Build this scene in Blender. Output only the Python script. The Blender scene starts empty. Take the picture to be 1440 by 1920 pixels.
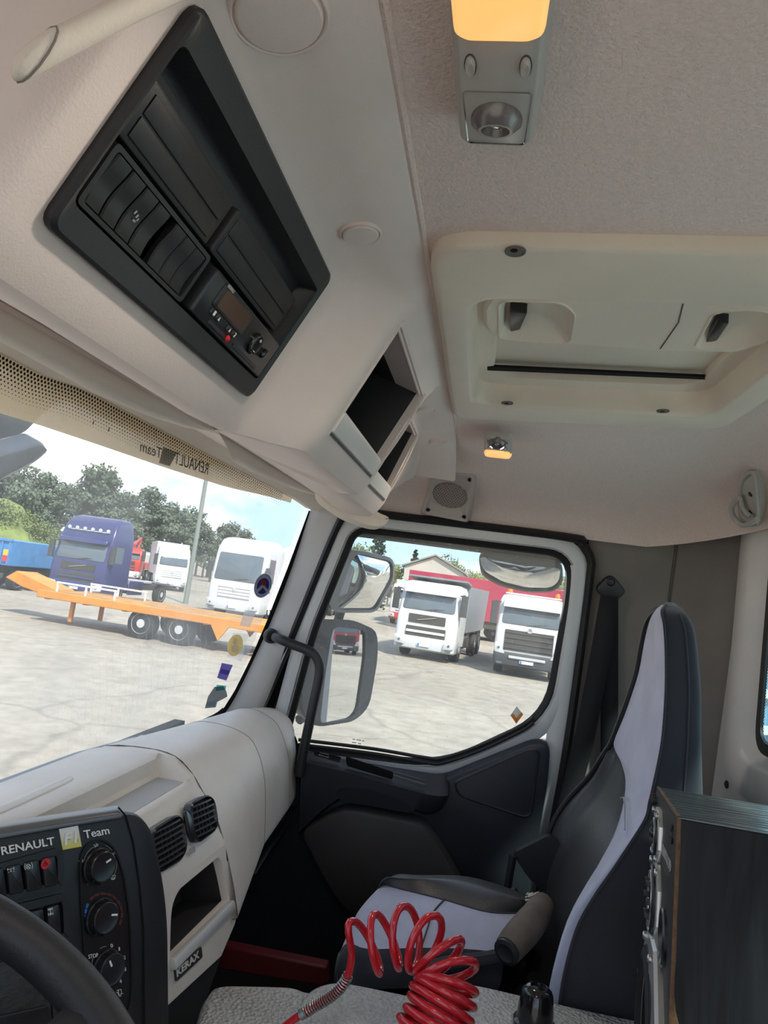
import bpy, bmesh, math, random
from mathutils import Vector, Matrix
random.seed(7)
PI = math.pi
scene = bpy.context.scene

# ------------------------------------------------------------------ camera
# Cab drawing units: origin at the photographer's eye, X towards the passenger door, Y forward, Z up.
U = 1.16                 # metres per cab drawing unit
H = 2.65                 # eye height above the yard
F = 1331.0               # focal length in pixels of the 1440x1920 frame
vx = Vector((190, 165, F)).normalized()
nz = Vector((190, 165, F)).cross(Vector((1, .14, 0))).normalized()
if nz.y > 0: nz = -nz
ny = nz.cross(vx)
ROWS = (vx, ny, nz)
def ray(px, py):
    v = Vector((px-720, py-960, F))
    return Vector([r.dot(v) for r in ROWS]).normalized()
cam_data = bpy.data.cameras.new('camera')
cam = bpy.data.objects.new('camera', cam_data)
scene.collection.objects.link(cam)
cam_data.sensor_fit = 'AUTO'; cam_data.sensor_width = 36.0; cam_data.lens = F/1920*36
cam_data.clip_start = .02; cam_data.clip_end = 3000
right = Vector([r.x for r in ROWS]); up = -Vector([r.y for r in ROWS]); back = -Vector([r.z for r in ROWS])
m3 = Matrix((right, up, back)).transposed()
cam.matrix_world = Matrix.Translation((0, 0, H)) @ m3.to_4x4()
scene.camera = cam

# ------------------------------------------------------------------ world, sun, exposure
scene.view_settings.view_transform = 'Standard'
scene.view_settings.look = 'None'
scene.view_settings.gamma = 1.0
scene.view_settings.use_curve_mapping = False
scene.view_settings.exposure = 1.28
scene.cycles.max_bounces = 10
scene.cycles.diffuse_bounces = 6
scene.cycles.transparent_max_bounces = 24
scene.cycles.sample_clamp_indirect = 8
scene.cycles.caustics_reflective = False
scene.cycles.caustics_refractive = False

world = bpy.data.worlds.new('sky_world'); scene.world = world
world.use_nodes = True
nt = world.node_tree; nt.nodes.clear()
def N(t, **k):
    n = nt.nodes.new(t)
    for a, b in k.items():
        if a in n.inputs: n.inputs[a].default_value = b
        else: setattr(n, a, b)
    return n
tc = N('ShaderNodeTexCoord')
mp = N('ShaderNodeMapping'); mp.inputs['Scale'].default_value = (1, 1, 2.6); mp.inputs['Location'].default_value = (.35, .2, 0)
nt.links.new(tc.outputs['Generated'], mp.inputs['Vector'])
cl = N('ShaderNodeTexNoise', Scale=3.2, Detail=7.0, Roughness=.58)
nt.links.new(mp.outputs[0], cl.inputs['Vector'])
cr = N('ShaderNodeValToRGB'); cr.color_ramp.elements[0].position = .44; cr.color_ramp.elements[1].position = .60
nt.links.new(cl.outputs['Fac'], cr.inputs['Fac'])
sx = N('ShaderNodeSeparateXYZ'); nt.links.new(tc.outputs['Generated'], sx.inputs[0])
gr = N('ShaderNodeValToRGB')
gr.color_ramp.elements[0].position = 0.0; gr.color_ramp.elements[0].color = (.50, .70, .92, 1)
gr.color_ramp.elements[1].position = .6; gr.color_ramp.elements[1].color = (.18, .40, .78, 1)
nt.links.new(sx.outputs['Z'], gr.inputs['Fac'])
mx = N('ShaderNodeMix', data_type='RGBA')
nt.links.new(cr.outputs['Color'], mx.inputs[0]); nt.links.new(gr.outputs['Color'], mx.inputs[6])
mx.inputs[7].default_value = (.98, .98, .98, 1)
bg = N('ShaderNodeBackground', Strength=.80)
nt.links.new(mx.outputs[2], bg.inputs['Color'])
wo = N('ShaderNodeOutputWorld'); nt.links.new(bg.outputs[0], wo.inputs['Surface'])

sd = bpy.data.lights.new('sun', 'SUN'); sd.energy = 2.9; sd.angle = math.radians(4); sd.color = (1, .94, .83)
sun = bpy.data.objects.new('sun', sd); scene.collection.objects.link(sun)
sun.rotation_euler = Vector((.80, .62, -1.1)).to_track_quat('-Z', 'Y').to_euler()   # from behind the driver's door

# ------------------------------------------------------------------ helpers
def V(*a): return Vector(a) if a else Vector((0, 0, 0))
def PL(px, py, p0, n):            # the point of a plane that a pixel of the photograph looks at
    d = ray(px, py); p0 = Vector(p0); n = Vector(n)
    return d*(p0.dot(n)/d.dot(n))
def atX(px, py, X): d = ray(px, py); return d*(X/d.x)
def atY(px, py, Y): d = ray(px, py); return d*(Y/d.y)
def atZ(px, py, Z): d = ray(px, py); return d*(Z/d.z)
CEN = V(0, .05, .998)
def atC(px, py, off=0.0):         # on the headliner, which rises a little to the rear
    d = ray(px, py); return d*((.336-off)/(d.z+.05*d.y))
SP0, SPN = V(1.9, 0, -.45), V(-1, 0, -.15).normalized()
def atS(px, py, off=0.0):         # on the passenger side, which leans in at the top; off is towards the cabin
    return PL(px, py, SP0+SPN*off, SPN)
def wsY(X, z): return .76 - .22*(X-.85)**2 - .22*z
def atW(px, py, off=0.0):         # on the curved windscreen
    d = ray(px, py); lo, hi = .05, 6
    for i in range(50):
        m = (lo+hi)/2; q = d*m
        if q.y + off < wsY(q.x, q.z): lo = m
        else: hi = m
    return d*lo
def ground(px, py, z=0.0):        # metres, on the yard
    d = ray(px, py); return d*((z-H)/d.z) + V(0, 0, H)

class B:
    """collects faces; cab drawing units unless metres=True"""
    def __init__(s, metres=False):
        s.v, s.f, s.m = [], [], metres
    def P(s, p): s.v.append(Vector(p)); return len(s.v)-1
    def face(s, pts): s.f.append([s.P(p) for p in pts]); return s
    def grid(s, rows, cu=False, cv=False, skip=None):
        s._grid(rows, cu, cv, skip); return s
    def _grid(s, rows, cu=False, cv=False, skip=None):
        """rows of points; cu closes each row, cv closes the stack"""
        n, w = len(rows), len(rows[0])
        ix = [[s.P(p) for p in r] for r in rows]
        for j in range(n if cv else n-1):
            for i in range(w if cu else w-1):
                if skip and skip(j, i): continue
                a, b = ix[j], ix[(j+1) % n]
                s.f.append([a[i], a[(i+1) % w], b[(i+1) % w], b[i]])
        return ix
    def loft(s, loops, cap=True):
        ix = s._grid(loops, cu=True)
        if cap: s.f.append(list(ix[0])); s.f.append(list(ix[-1]))
        return s
    def box(s, c, d, M=None):
        c = Vector(c); M = M or Matrix.Identity(3)
        q = [c + M @ Vector((x*d[0]/2, y*d[1]/2, z*d[2]/2)) for z in (-1, 1) for x, y in ((-1, -1), (1, -1), (1, 1), (-1, 1))]
        return s.loft([q[:4], q[4:]])
    def prism(s, poly, off):
        off = Vector(off); return s.loft([[Vector(p) for p in poly], [Vector(p)+off for p in poly]])
    def plate(s, out, n, t, bev=0.0, dome=0.0):
        """a slab on the outline `out`, standing up t along n, with a soft top edge"""
        n = Vector(n).normalized(); out = [Vector(p) for p in out]
        if bev <= 0: return s.loft([out, [p+n*t for p in out]])
        return s.loft([out, [p+n*(t-bev) for p in out], [p+n*(t-bev*.3) for p in inset(out, bev*.35, n)], [p+n*t for p in inset(out, bev, n)]] +
                      ([[p+n*(t+dome) for p in inset(out, bev*4, n)]] if dome else []))
    def ringplate(s, out, inn, n, t, back=True):
        n = Vector(n).normalized()
        s.grid([out, [Vector(p)+n*t for p in out], [Vector(p)+n*t for p in inn], inn], cu=True, cv=back); return s
    def tube(s, path, r, n=10, closed=False, cap=True):
        path = [Vector(p) for p in path]; k = len(path); loops = []
        rr = r if isinstance(r, (list, tuple)) else [r]*k
        t0 = (path[1]-path[0]).normalized()
        u = t0.orthogonal().normalized()
        for i, p in enumerate(path):
            a = path[i-1] if (i or closed) else p; b = path[(i+1) % k] if (i < k-1 or closed) else p
            t = (b-a).normalized(); u = (u-t*u.dot(t)).normalized(); w = t.cross(u)
            loops.append([p + (u*math.cos(2*PI*j/n)+w*math.sin(2*PI*j/n))*rr[i] for j in range(n)])
        ix = s._grid(loops, cu=True, cv=closed)
        if cap and not closed: s.f.append(list(ix[0])); s.f.append(list(ix[-1]))
        return s
    def lathe(s, prof, o, ax, n=24, cap=True, sc=1.0, u=None):
        o = Vector(o); ax = Vector(ax).normalized(); u = (Vector(u)-ax*Vector(u).dot(ax)).normalized() if u else ax.orthogonal().normalized(); w = ax.cross(u)
        loops = [[o + ax*h + (u*math.cos(2*PI*j/n)+w*sc*math.sin(2*PI*j/n))*r for j in range(n)] for r, h in prof]
        ix = s._grid(loops, cu=True)
        if cap: s.f.append(list(ix[0])); s.f.append(list(ix[-1]))
        return s
    def ell(s, c, r, n=16, k=9, M=None):
        c = Vector(c); M = M or Matrix.Identity(3); loops = []
        for j in range(k+1):
            a = PI*(j+.02)/(k+.04)
            loops.append([c+M@Vector((r[0]*math.sin(a)*math.cos(2*PI*i/n), r[1]*math.sin(a)*math.sin(2*PI*i/n), r[2]*math.cos(a))) for i in range(n)])
        return s.loft(loops)
    def disc(s, c, ax, r, n=28, sc=1.0, u=None):
        c = Vector(c); ax = Vector(ax).normalized(); u = (Vector(u)-ax*Vector(u).dot(ax)).normalized() if u else ax.orthogonal().normalized(); w = ax.cross(u)
        return s.face([c+(u*math.cos(2*PI*i/n)+w*sc*math.sin(2*PI*i/n))*r for i in range(n)])
    def text(s, txt, bl, br, tl, lift=0.0005, thick=0.0006, font_shear=0.0, bold=0.0):
        """lettering spread over the parallelogram bl-br-tl, standing lift off it"""
        bl, br, tl = Vector(bl), Vector(br), Vector(tl)
        cu = bpy.data.curves.new('lettering', 'FONT'); cu.body = txt; cu.extrude = .02; cu.resolution_u = 3; cu.shear = font_shear; cu.offset = bold
        o = bpy.data.objects.new('lettering', cu); scene.collection.objects.link(o)
        dg = bpy.context.evaluated_depsgraph_get(); me = o.evaluated_get(dg).to_mesh()
        vs = [v.co.copy() for v in me.vertices]; fs = [list(p.vertices) for p in me.polygons]
        o.evaluated_get(dg).to_mesh_clear(); bpy.data.objects.remove(o); bpy.data.curves.remove(cu)
        if not vs: return s
        x0, x1 = min(v.x for v in vs), max(v.x for v in vs); y1 = max(v.y for v in vs); y0 = min(0, min(v.y for v in vs)) if txt.islower() else min(v.y for v in vs)
        eu, ev = br-bl, tl-bl; n = eu.cross(ev).normalized()
        if n.dot(-bl) < 0 and not s.m: n = -n
        b = len(s.v)
        for v in vs: s.v.append(bl + eu*((v.x-x0)/(x1-x0)) + ev*((v.y-y0)/(y1-y0)) + n*(lift + thick*(v.z+.02)/.04))
        s.f += [[b+i for i in f] for f in fs]
        return s
    def build(s, name, mat, parent=None, label=None, cat=None, group=None, kind=None, smooth=38, bevel=0.0, seg=2, sub=0, solid=0.0, sname=None):
        k, h = (1.0, 0.0) if s.m else (U, H)
        o0 = Vector((0, 0, 0))
        q = parent
        while q is not None: o0 = o0 + q.location; q = q.parent
        ws = [Vector((p.x*k, p.y*k, p.z*k+h)) for p in s.v]
        base = Vector((0, 0, 0))
        if parent is None and ws:
            base = Vector(((min(p.x for p in ws)+max(p.x for p in ws))/2, (min(p.y for p in ws)+max(p.y for p in ws))/2, min(p.z for p in ws)))
        me = bpy.data.meshes.new(name)
        me.from_pydata([p-o0-base for p in ws], [], s.f)
        bm = bmesh.new(); bm.from_mesh(me)
        bmesh.ops.remove_doubles(bm, verts=bm.verts, dist=1e-6)
        bmesh.ops.recalc_face_normals(bm, faces=bm.faces)
        bm.to_mesh(me); bm.free()
        if smooth:
            me.polygons.foreach_set('use_smooth', [True]*len(me.polygons))
            me.set_sharp_from_angle(angle=math.radians(smooth))
        o = bpy.data.objects.new(name, me); scene.collection.objects.link(o)
        o.location = base
        if parent is not None: o.parent = parent
        for mt in (mat if isinstance(mat, (list, tuple)) else [mat]): me.materials.append(mt)
        if solid:
            md = o.modifiers.new('thickness', 'SOLIDIFY'); md.thickness = solid*k; md.offset = 0
        if bevel:
            md = o.modifiers.new('soft_edges', 'BEVEL'); md.width = bevel*k; md.segments = seg; md.limit_method = 'ANGLE'; md.angle_limit = math.radians(40)
            md.harden_normals = False
        if sub:
            md = o.modifiers.new('smooth_surface', 'SUBSURF'); md.levels = md.render_levels = sub
        props(o, label, cat, group, kind)
        return o

def props(o, label=None, cat=None, group=None, kind=None):
    if label: o['label'] = label
    if cat: o['category'] = cat
    if group: o['group'] = group
    if kind: o['kind'] = kind
def thing(name, label, cat, loc, group=None, metres=False, kind=None):
    o = bpy.data.objects.new(name, None); scene.collection.objects.link(o)
    o.location = Vector(loc) if metres else Vector((loc[0]*U, loc[1]*U, loc[2]*U+H))
    o.empty_display_size = .05
    props(o, label, cat, group, kind)
    return o
def dup(root, loc, rotz=0.0, label=None, group=None):
    r = root.copy(); scene.collection.objects.link(r); r.location = loc; r.rotation_euler = (0, 0, rotz)
    if label: r['label'] = label
    if group: r['group'] = group
    for ch in list(root.children):
        c = ch.copy(); scene.collection.objects.link(c); c.parent = r
        for g in ch.children:
            d = g.copy(); scene.collection.objects.link(d); d.parent = c
    return r
def inset(loop, d, n):
    """move a closed loop inwards by d in the plane of normal n"""
    n = Vector(n); c = sum(loop, Vector())/len(loop); k = len(loop); out = []
    ar = sum(((loop[i]-c).cross(loop[(i+1) % k]-c)).dot(n) for i in range(k))
    sg = 1 if ar > 0 else -1
    for i in range(k):
        a, p, b = loop[i-1], loop[i], loop[(i+1) % k]
        e1 = p-a; e2 = b-p
        if e1.length < 1e-9: e1 = e2
        if e2.length < 1e-9: e2 = e1
        m1 = n.cross(e1).normalized(); m2 = n.cross(e2).normalized()
        m = m1+m2
        m = m/max(.5, m.length_squared)*2 if m.length > 1e-6 else m1
        out.append(p + m*d*sg)
    return out
def fil(pts, r, seg=5, closed=True):
    """round the corners of a polygon"""
    pts = [Vector(p) for p in pts]; k = len(pts); out = []
    for i, p in enumerate(pts):
        if not closed and i in (0, k-1): out.append(p); continue
        ri = r[i] if isinstance(r, (list, tuple)) else r
        a, b = pts[i-1], pts[(i+1) % k]
        da = min(ri, (a-p).length*.48); db = min(ri, (b-p).length*.48)
        if ri <= 0: out.append(p); continue
        A = p+(a-p).normalized()*da; C = p+(b-p).normalized()*db
        for j in range(seg+1):
            t = j/seg; out.append(A*(1-t)**2 + p*2*t*(1-t) + C*t*t)
    return out
def cat_rom(pts, n=6, closed=False):
    """smooth curve through points"""
    pts = [Vector(p) for p in pts]; k = len(pts); out = []
    for i in range(k if closed else k-1):
        if closed: a, b, c, d = pts[i-1], pts[i], pts[(i+1) % k], pts[(i+2) % k]
        else: a, b, c, d = pts[max(i-1, 0)], pts[i], pts[i+1], pts[min(i+2, k-1)]
        for j in range(n):
            t = j/n
            out.append(.5*((2*b)+(c-a)*t+(2*a-5*b+4*c-d)*t*t+(3*b-a-3*c+d)*t**3))
    if not closed: out.append(pts[-1])
    return out
def lerp(a, b, t): return Vector(a)*(1-t)+Vector(b)*t
def resample(pts, n):
    pts = [Vector(p) for p in pts]; L = [0]
    for a, b in zip(pts, pts[1:]): L.append(L[-1]+(b-a).length)
    out = []; j = 0
    for i in range(n):
        s = L[-1]*i/(n-1)
        while j < len(pts)-2 and L[j+1] < s: j += 1
        t = (s-L[j])/max(1e-9, L[j+1]-L[j]); out.append(lerp(pts[j], pts[j+1], min(1, t)))
    return out

# ------------------------------------------------------------------ materials
MATS = {}
def mat(name, col, rough=.5, metal=0.0, spec=.5, grain=0.0, gscale=300, var=0.0, vscale=6, vcol=None, emit=None, sheen=0.0, coat=0.0, voro=False, stretch=None):
    m = bpy.data.materials.new(name); m.use_nodes = True; t = m.node_tree
    b = t.nodes['Principled BSDF']
    b.inputs['Base Color'].default_value = (*col, 1); b.inputs['Roughness'].default_value = rough; b.inputs['Metallic'].default_value = metal
    b.inputs['Specular IOR Level'].default_value = spec
    if sheen: b.inputs['Sheen Weight'].default_value = sheen
    if coat: b.inputs['Coat Weight'].default_value = coat
    if emit: b.inputs['Emission Color'].default_value = (*emit[0], 1); b.inputs['Emission Strength'].default_value = emit[1]
    if grain or var:
        tc = t.nodes.new('ShaderNodeTexCoord'); src = tc.outputs['Object']
        if stretch:
            mp = t.nodes.new('ShaderNodeMapping'); mp.inputs['Scale'].default_value = stretch; t.links.new(src, mp.inputs['Vector']); src = mp.outputs[0]
    if grain:
        if voro:
            nz_ = t.nodes.new('ShaderNodeTexVoronoi'); nz_.inputs['Scale'].default_value = gscale; o = nz_.outputs['Distance']
        else:
            nz_ = t.nodes.new('ShaderNodeTexNoise'); nz_.inputs['Scale'].default_value = gscale; nz_.inputs['Detail'].default_value = 2; o = nz_.outputs['Fac']
        t.links.new(src, nz_.inputs['Vector'])
        bp = t.nodes.new('ShaderNodeBump'); bp.inputs['Strength'].default_value = grain; bp.inputs['Distance'].default_value = .005 if voro else .002
        t.links.new(o, bp.inputs['Height']); t.links.new(bp.outputs[0], b.inputs['Normal'])
    if var:
        n2 = t.nodes.new('ShaderNodeTexNoise'); n2.inputs['Scale'].default_value = vscale; n2.inputs['Detail'].default_value = 5; n2.inputs['Roughness'].default_value = .6
        t.links.new(src, n2.inputs['Vector'])
        cr = t.nodes.new('ShaderNodeValToRGB')
        lo = vcol if vcol else tuple(c*(1-var) for c in col); hi = tuple(min(1, c*(1+var)) for c in col)
        cr.color_ramp.elements[0].color = (*lo, 1); cr.color_ramp.elements[0].position = .3
        cr.color_ramp.elements[1].color = (*hi, 1); cr.color_ramp.elements[1].position = .7
        t.links.new(n2.outputs['Fac'], cr.inputs['Fac']); t.links.new(cr.outputs['Color'], b.inputs['Base Color'])
    MATS[name] = m
    return m

LINER = mat('headliner_fabric', (.80, .665, .61), .95, spec=.15, grain=.75, gscale=300, var=.07, vscale=200)
CONS = mat('console_plastic', (.80, .695, .65), .55, spec=.4, grain=.22, gscale=520, var=.05, vscale=4)
VISOR = mat('visor_vinyl', (.78, .70, .61), .6, spec=.35, grain=.15, gscale=420, var=.05, vscale=4)
HATCH = mat('hatch_plastic', (.80, .705, .59), .5, spec=.4, grain=.2, gscale=420, var=.06, vscale=5)
DASH = mat('dash_plastic', (.72, .66, .595), .40, spec=.5, grain=.3, gscale=360, var=.07, vscale=6)
TRAYM = mat('tray_rubber', (.42, .42, .41), .55, spec=.4, grain=.3, gscale=700)
SILV = mat('satin_silver_lip', (.66, .66, .65), .32, .15, grain=.25, gscale=500)
PILLAR = mat('pillar_plastic', (.50, .48, .465), .55, spec=.4, grain=.15, gscale=500, var=.05)
SIDEP = mat('side_trim_plastic', (.23, .205, .185), .7, spec=.3, grain=.2, gscale=500, var=.12, vscale=4)
REARP = mat('rear_trim_plastic', (.74, .70, .665), .55, spec=.4, grain=.2, gscale=500, var=.06)
BLACK = mat('black_plastic', (.016, .017, .020), .42, spec=.5, grain=.12, gscale=500)
BLKSAT = mat('black_satin', (.012, .012, .014), .3, spec=.5)
BLKDEEP = mat('black_matte', (.008, .008, .009), .8, spec=.2)
RUBBER = mat('black_rubber', (.014, .014, .015), .55, spec=.4)
DOORBLK = mat('door_plastic', (.024, .027, .035), .45, spec=.5, grain=.18, gscale=420, var=.15, vscale=5)
DOORGRY = mat('door_pocket_grey', (.062, .060, .062), .6, spec=.35, grain=.2, gscale=420, var=.1)
FRAMEM = mat('door_frame_paint', (.60, .61, .62), .35, spec=.5, var=.04)
PANELM = mat('panel_soft_black', (.012, .012, .014), .46, spec=.5, grain=.06, gscale=600)
WHITEP = mat('white_print', (.80, .80, .80), .6)
GREYP = mat('grey_print', (.35, .35, .35), .6)
REDP = mat('red_print', (.62, .02, .03), .4)
DREDP = mat('dark_red_print', (.10, .018, .016), .5)
BLUEP = mat('blue_print', (.03, .16, .50), .5)
CHROME = mat('polished_metal', (.62, .61, .60), .18, 1.0)
STEEL = mat('brushed_steel', (.45, .45, .44), .35, 1.0, grain=.1, gscale=200)
LAMPG = mat('lamp_grey_plastic', (.48, .455, .42), .35, spec=.5)
SEATF = mat('seat_fabric_blue_grey', (.39, .41, .54), .92, spec=.2, sheen=.35, grain=.35, gscale=900, var=.16, vscale=7)
SEATD = mat('seat_fabric_dark', (.034, .036, .045), .95, spec=.2, sheen=.25, grain=.35, gscale=900, var=.15, vscale=7)
LEATHER = mat('black_leather', (.032, .033, .035), .42, spec=.5, grain=.25, gscale=260, var=.1)
GROOVE = mat('groove_shadow_line', (.10, .095, .09), .9)
SEAMM = mat('seam_thread', (.05, .05, .065), .9)
BELT = mat('belt_webbing', (.014, .014, .016), .8, spec=.3, grain=.3, gscale=700)
FOAM = mat('worn_brown_vinyl', (.125, .105, .085), .75, spec=.3, grain=.4, gscale=200, var=.3, vscale=14)
HUMP = mat('engine_cover_rubber', (.46, .455, .44), .42, spec=.5, grain=1.0, gscale=150, voro=True, var=.15, vscale=9)
FLOORM = mat('floor_rubber', (.012, .012, .013), .75, spec=.3, grain=.3, gscale=100)
REDHOSE = mat('red_hose', (.50, .012, .022), .22, spec=.55, coat=.3, var=.12, vscale=20)
REDBAR = mat('red_paint_bar', (.12, .008, .011), .55, var=.25, vscale=12)
KNOBM = mat('glossy_black_knob', (.010, .010, .011), .13, spec=.6)
STICKW = mat('sticker_white', (.78, .78, .76), .5)
GOLD = mat('sticker_gold', (.42, .30, .10), .5, var=.2, vscale=60)
PURP = mat('sticker_violet', (.22, .17, .42), .5)
ORANGE = mat('orange_print', (.80, .26, .02), .45)
NAVYP = mat('navy_print', (.04, .06, .22), .5)
PLATEM = mat('badge_dark', (.05, .045, .04), .3, spec=.6)

def wood(name):
    m = bpy.data.materials.new(name); m.use_nodes = True; t = m.node_tree; b = t.nodes['Principled BSDF']
    b.inputs['Roughness'].default_value = .5; b.inputs['Specular IOR Level'].default_value = .25
    tc = t.nodes.new('ShaderNodeTexCoord'); mp = t.nodes.new('ShaderNodeMapping'); mp.inputs['Scale'].default_value = (1.0, 1.0, .07)
    t.links.new(tc.outputs['Object'], mp.inputs['Vector'])
    n = t.nodes.new('ShaderNodeTexNoise'); n.inputs['Scale'].default_value = 42; n.inputs['Detail'].default_value = 6; n.inputs['Distortion'].default_value = .8
    t.links.new(mp.outputs[0], n.inputs['Vector'])
    cr = t.nodes.new('ShaderNodeValToRGB'); cr.color_ramp.elements[0].position = .42; cr.color_ramp.elements[0].color = (.004, .004, .0055, 1)
    cr.color_ramp.elements[1].position = .74; cr.color_ramp.elements[1].color = (.016, .017, .021, 1)
    t.links.new(n.outputs['Fac'], cr.inputs['Fac']); t.links.new(cr.outputs['Color'], b.inputs['Base Color'])
    bp = t.nodes.new('ShaderNodeBump'); bp.inputs['Strength'].default_value = .5; bp.inputs['Distance'].default_value = .002
    t.links.new(n.outputs['Fac'], bp.inputs['Height']); t.links.new(bp.outputs[0], b.inputs['Normal'])
    return m
WOOD = wood('black_ash_veneer')
def woodtop(name):
    m = bpy.data.materials.new(name); m.use_nodes = True; t = m.node_tree; b = t.nodes['Principled BSDF']
    b.inputs['Roughness'].default_value = .28
    tc = t.nodes.new('ShaderNodeTexCoord'); mp = t.nodes.new('ShaderNodeMapping'); mp.inputs['Scale'].default_value = (1, .22, 1)
    t.links.new(tc.outputs['Object'], mp.inputs['Vector'])
    n = t.nodes.new('ShaderNodeTexWave'); n.inputs['Scale'].default_value = 15; n.inputs['Distortion'].default_value = 9; n.inputs['Detail'].default_value = 3; n.inputs['Detail Scale'].default_value = 1.4
    t.links.new(mp.outputs[0], n.inputs['Vector'])
    cr = t.nodes.new('ShaderNodeValToRGB'); cr.color_ramp.elements[0].color = (.005, .006, .006, 1); cr.color_ramp.elements[1].color = (.14, .16, .155, 1)  # pale grain tone puts the sheen of the top into the colour
    t.links.new(n.outputs['Fac'], cr.inputs['Fac']); t.links.new(cr.outputs['Color'], b.inputs['Base Color'])
    rr = t.nodes.new('ShaderNodeMapRange'); rr.inputs[3].default_value = .55; rr.inputs[4].default_value = .22
    t.links.new(n.outputs['Fac'], rr.inputs[0]); t.links.new(rr.outputs[0], b.inputs['Roughness'])
    return m
WOODTOP = woodtop('black_ash_top_sheen')
CHIP = mat('chipboard_edge', (.13, .065, .030), .85, var=.4, vscale=90)
BAFFLE = mat('baffle_black', (.022, .021, .021), .5, spec=.4, grain=.2, gscale=300, var=.3, vscale=10)
ALU = mat('driver_aluminium', (.62, .62, .60), .30, .85)
CONE = mat('woofer_cone', (.27, .20, .15), .6, spec=.4, grain=.3, gscale=60)

def glass(name, dirt=.05, tint=(.97, .98, .97), scratch=False, spots=False):
    m = bpy.data.materials.new(name); m.use_nodes = True; t = m.node_tree; t.nodes.clear()
    L = t.links.new; n = t.nodes.new
    out = n('ShaderNodeOutputMaterial'); tr = n('ShaderNodeBsdfTransparent'); tr.inputs[0].default_value = (*tint, 1)
    gl = n('ShaderNodeBsdfGlossy'); gl.inputs['Roughness'].default_value = .02
    lw = n('ShaderNodeLayerWeight'); lw.inputs['Blend'].default_value = .5; pw = n('ShaderNodeMath'); pw.operation = 'POWER'; pw.inputs[1].default_value = 5; L(lw.outputs['Facing'], pw.inputs[0])
    fr = n('ShaderNodeMath'); fr.operation = 'MULTIPLY_ADD'; fr.inputs[1].default_value = .8; fr.inputs[2].default_value = .035; L(pw.outputs[0], fr.inputs[0])
    m1 = n('ShaderNodeMixShader'); L(fr.outputs[0], m1.inputs[0]); L(tr.outputs[0], m1.inputs[1]); L(gl.outputs[0], m1.inputs[2])
    tl = n('ShaderNodeBsdfTranslucent'); tl.inputs[0].default_value = (.85, .84, .80, 1)
    df = n('ShaderNodeBsdfDiffuse'); df.inputs[0].default_value = (.8, .79, .75, 1)
    md = n('ShaderNodeMixShader'); md.inputs[0].default_value = .5; L(tl.outputs[0], md.inputs[1]); L(df.outputs[0], md.inputs[2])
    tc = n('ShaderNodeTexCoord'); no = n('ShaderNodeTexNoise'); no.inputs['Scale'].default_value = 3.5; no.inputs['Detail'].default_value = 5
    L(tc.outputs['Object'], no.inputs['Vector'])
    mr = n('ShaderNodeMapRange'); mr.inputs[1].default_value = .35; mr.inputs[2].default_value = .75; mr.inputs[3].default_value = dirt*.4; mr.inputs[4].default_value = dirt*1.6
    L(no.outputs['Fac'], mr.inputs[0]); fac = mr.outputs[0]
    if scratch:
        wv = n('ShaderNodeTexWave'); wv.wave_type = 'RINGS'; wv.rings_direction = 'Y'; wv.inputs['Scale'].default_value = 16; wv.inputs['Distortion'].default_value = 3.0; wv.inputs['Detail'].default_value = 4; wv.inputs['Detail Scale'].default_value = 3
        mp = n('ShaderNodeMapping'); mp.inputs['Location'].default_value = (.25, 0, .25); L(tc.outputs['Object'], mp.inputs['Vector']); L(mp.outputs[0], wv.inputs['Vector'])
        r2 = n('ShaderNodeMapRange'); r2.inputs[1].default_value = .9; r2.inputs[2].default_value = 1.0; r2.inputs[3].default_value = 0; r2.inputs[4].default_value = .13
        L(wv.outputs['Fac'], r2.inputs[0])
        n3 = n('ShaderNodeTexNoise'); n3.inputs['Scale'].default_value = 2.2; L(tc.outputs['Object'], n3.inputs['Vector'])
        r3 = n('ShaderNodeMapRange'); r3.inputs[1].default_value = .5; r3.inputs[2].default_value = .66; L(n3.outputs['Fac'], r3.inputs[0])
        mu = n('ShaderNodeMath'); mu.operation = 'MULTIPLY'; L(r2.outputs[0], mu.inputs[0]); L(r3.outputs[0], mu.inputs[1])
        ad = n('ShaderNodeMath'); ad.operation = 'ADD'; L(fac, ad.inputs[0]); L(mu.outputs[0], ad.inputs[1]); fac = ad.outputs[0]
    if spots:
        vo = n('ShaderNodeTexVoronoi'); vo.inputs['Scale'].default_value = 55; L(tc.outputs['Object'], vo.inputs['Vector'])
        r2 = n('ShaderNodeMapRange'); r2.inputs[1].default_value = .10; r2.inputs[2].default_value = .06; r2.inputs[3].default_value = 0; r2.inputs[4].default_value = .35
        L(vo.outputs['Distance'], r2.inputs[0])
        ad = n('ShaderNodeMath'); ad.operation = 'ADD'; L(fac, ad.inputs[0]); L(r2.outputs[0], ad.inputs[1]); fac = ad.outputs[0]
    m2 = n('ShaderNodeMixShader'); L(fac, m2.inputs[0]); L(m1.outputs[0], m2.inputs[1]); L(md.outputs[0], m2.inputs[2])
    L(m2.outputs[0], out.inputs['Surface'])
    return m
WSGLASS = glass('windscreen_glass', .27, scratch=True)
DRGLASS = glass('door_glass', .10, spots=True)
RRGLASS = glass('rear_glass', .05, tint=(.80, .93, .93))
CLEAR = glass('clear_lens', .05)
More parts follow.
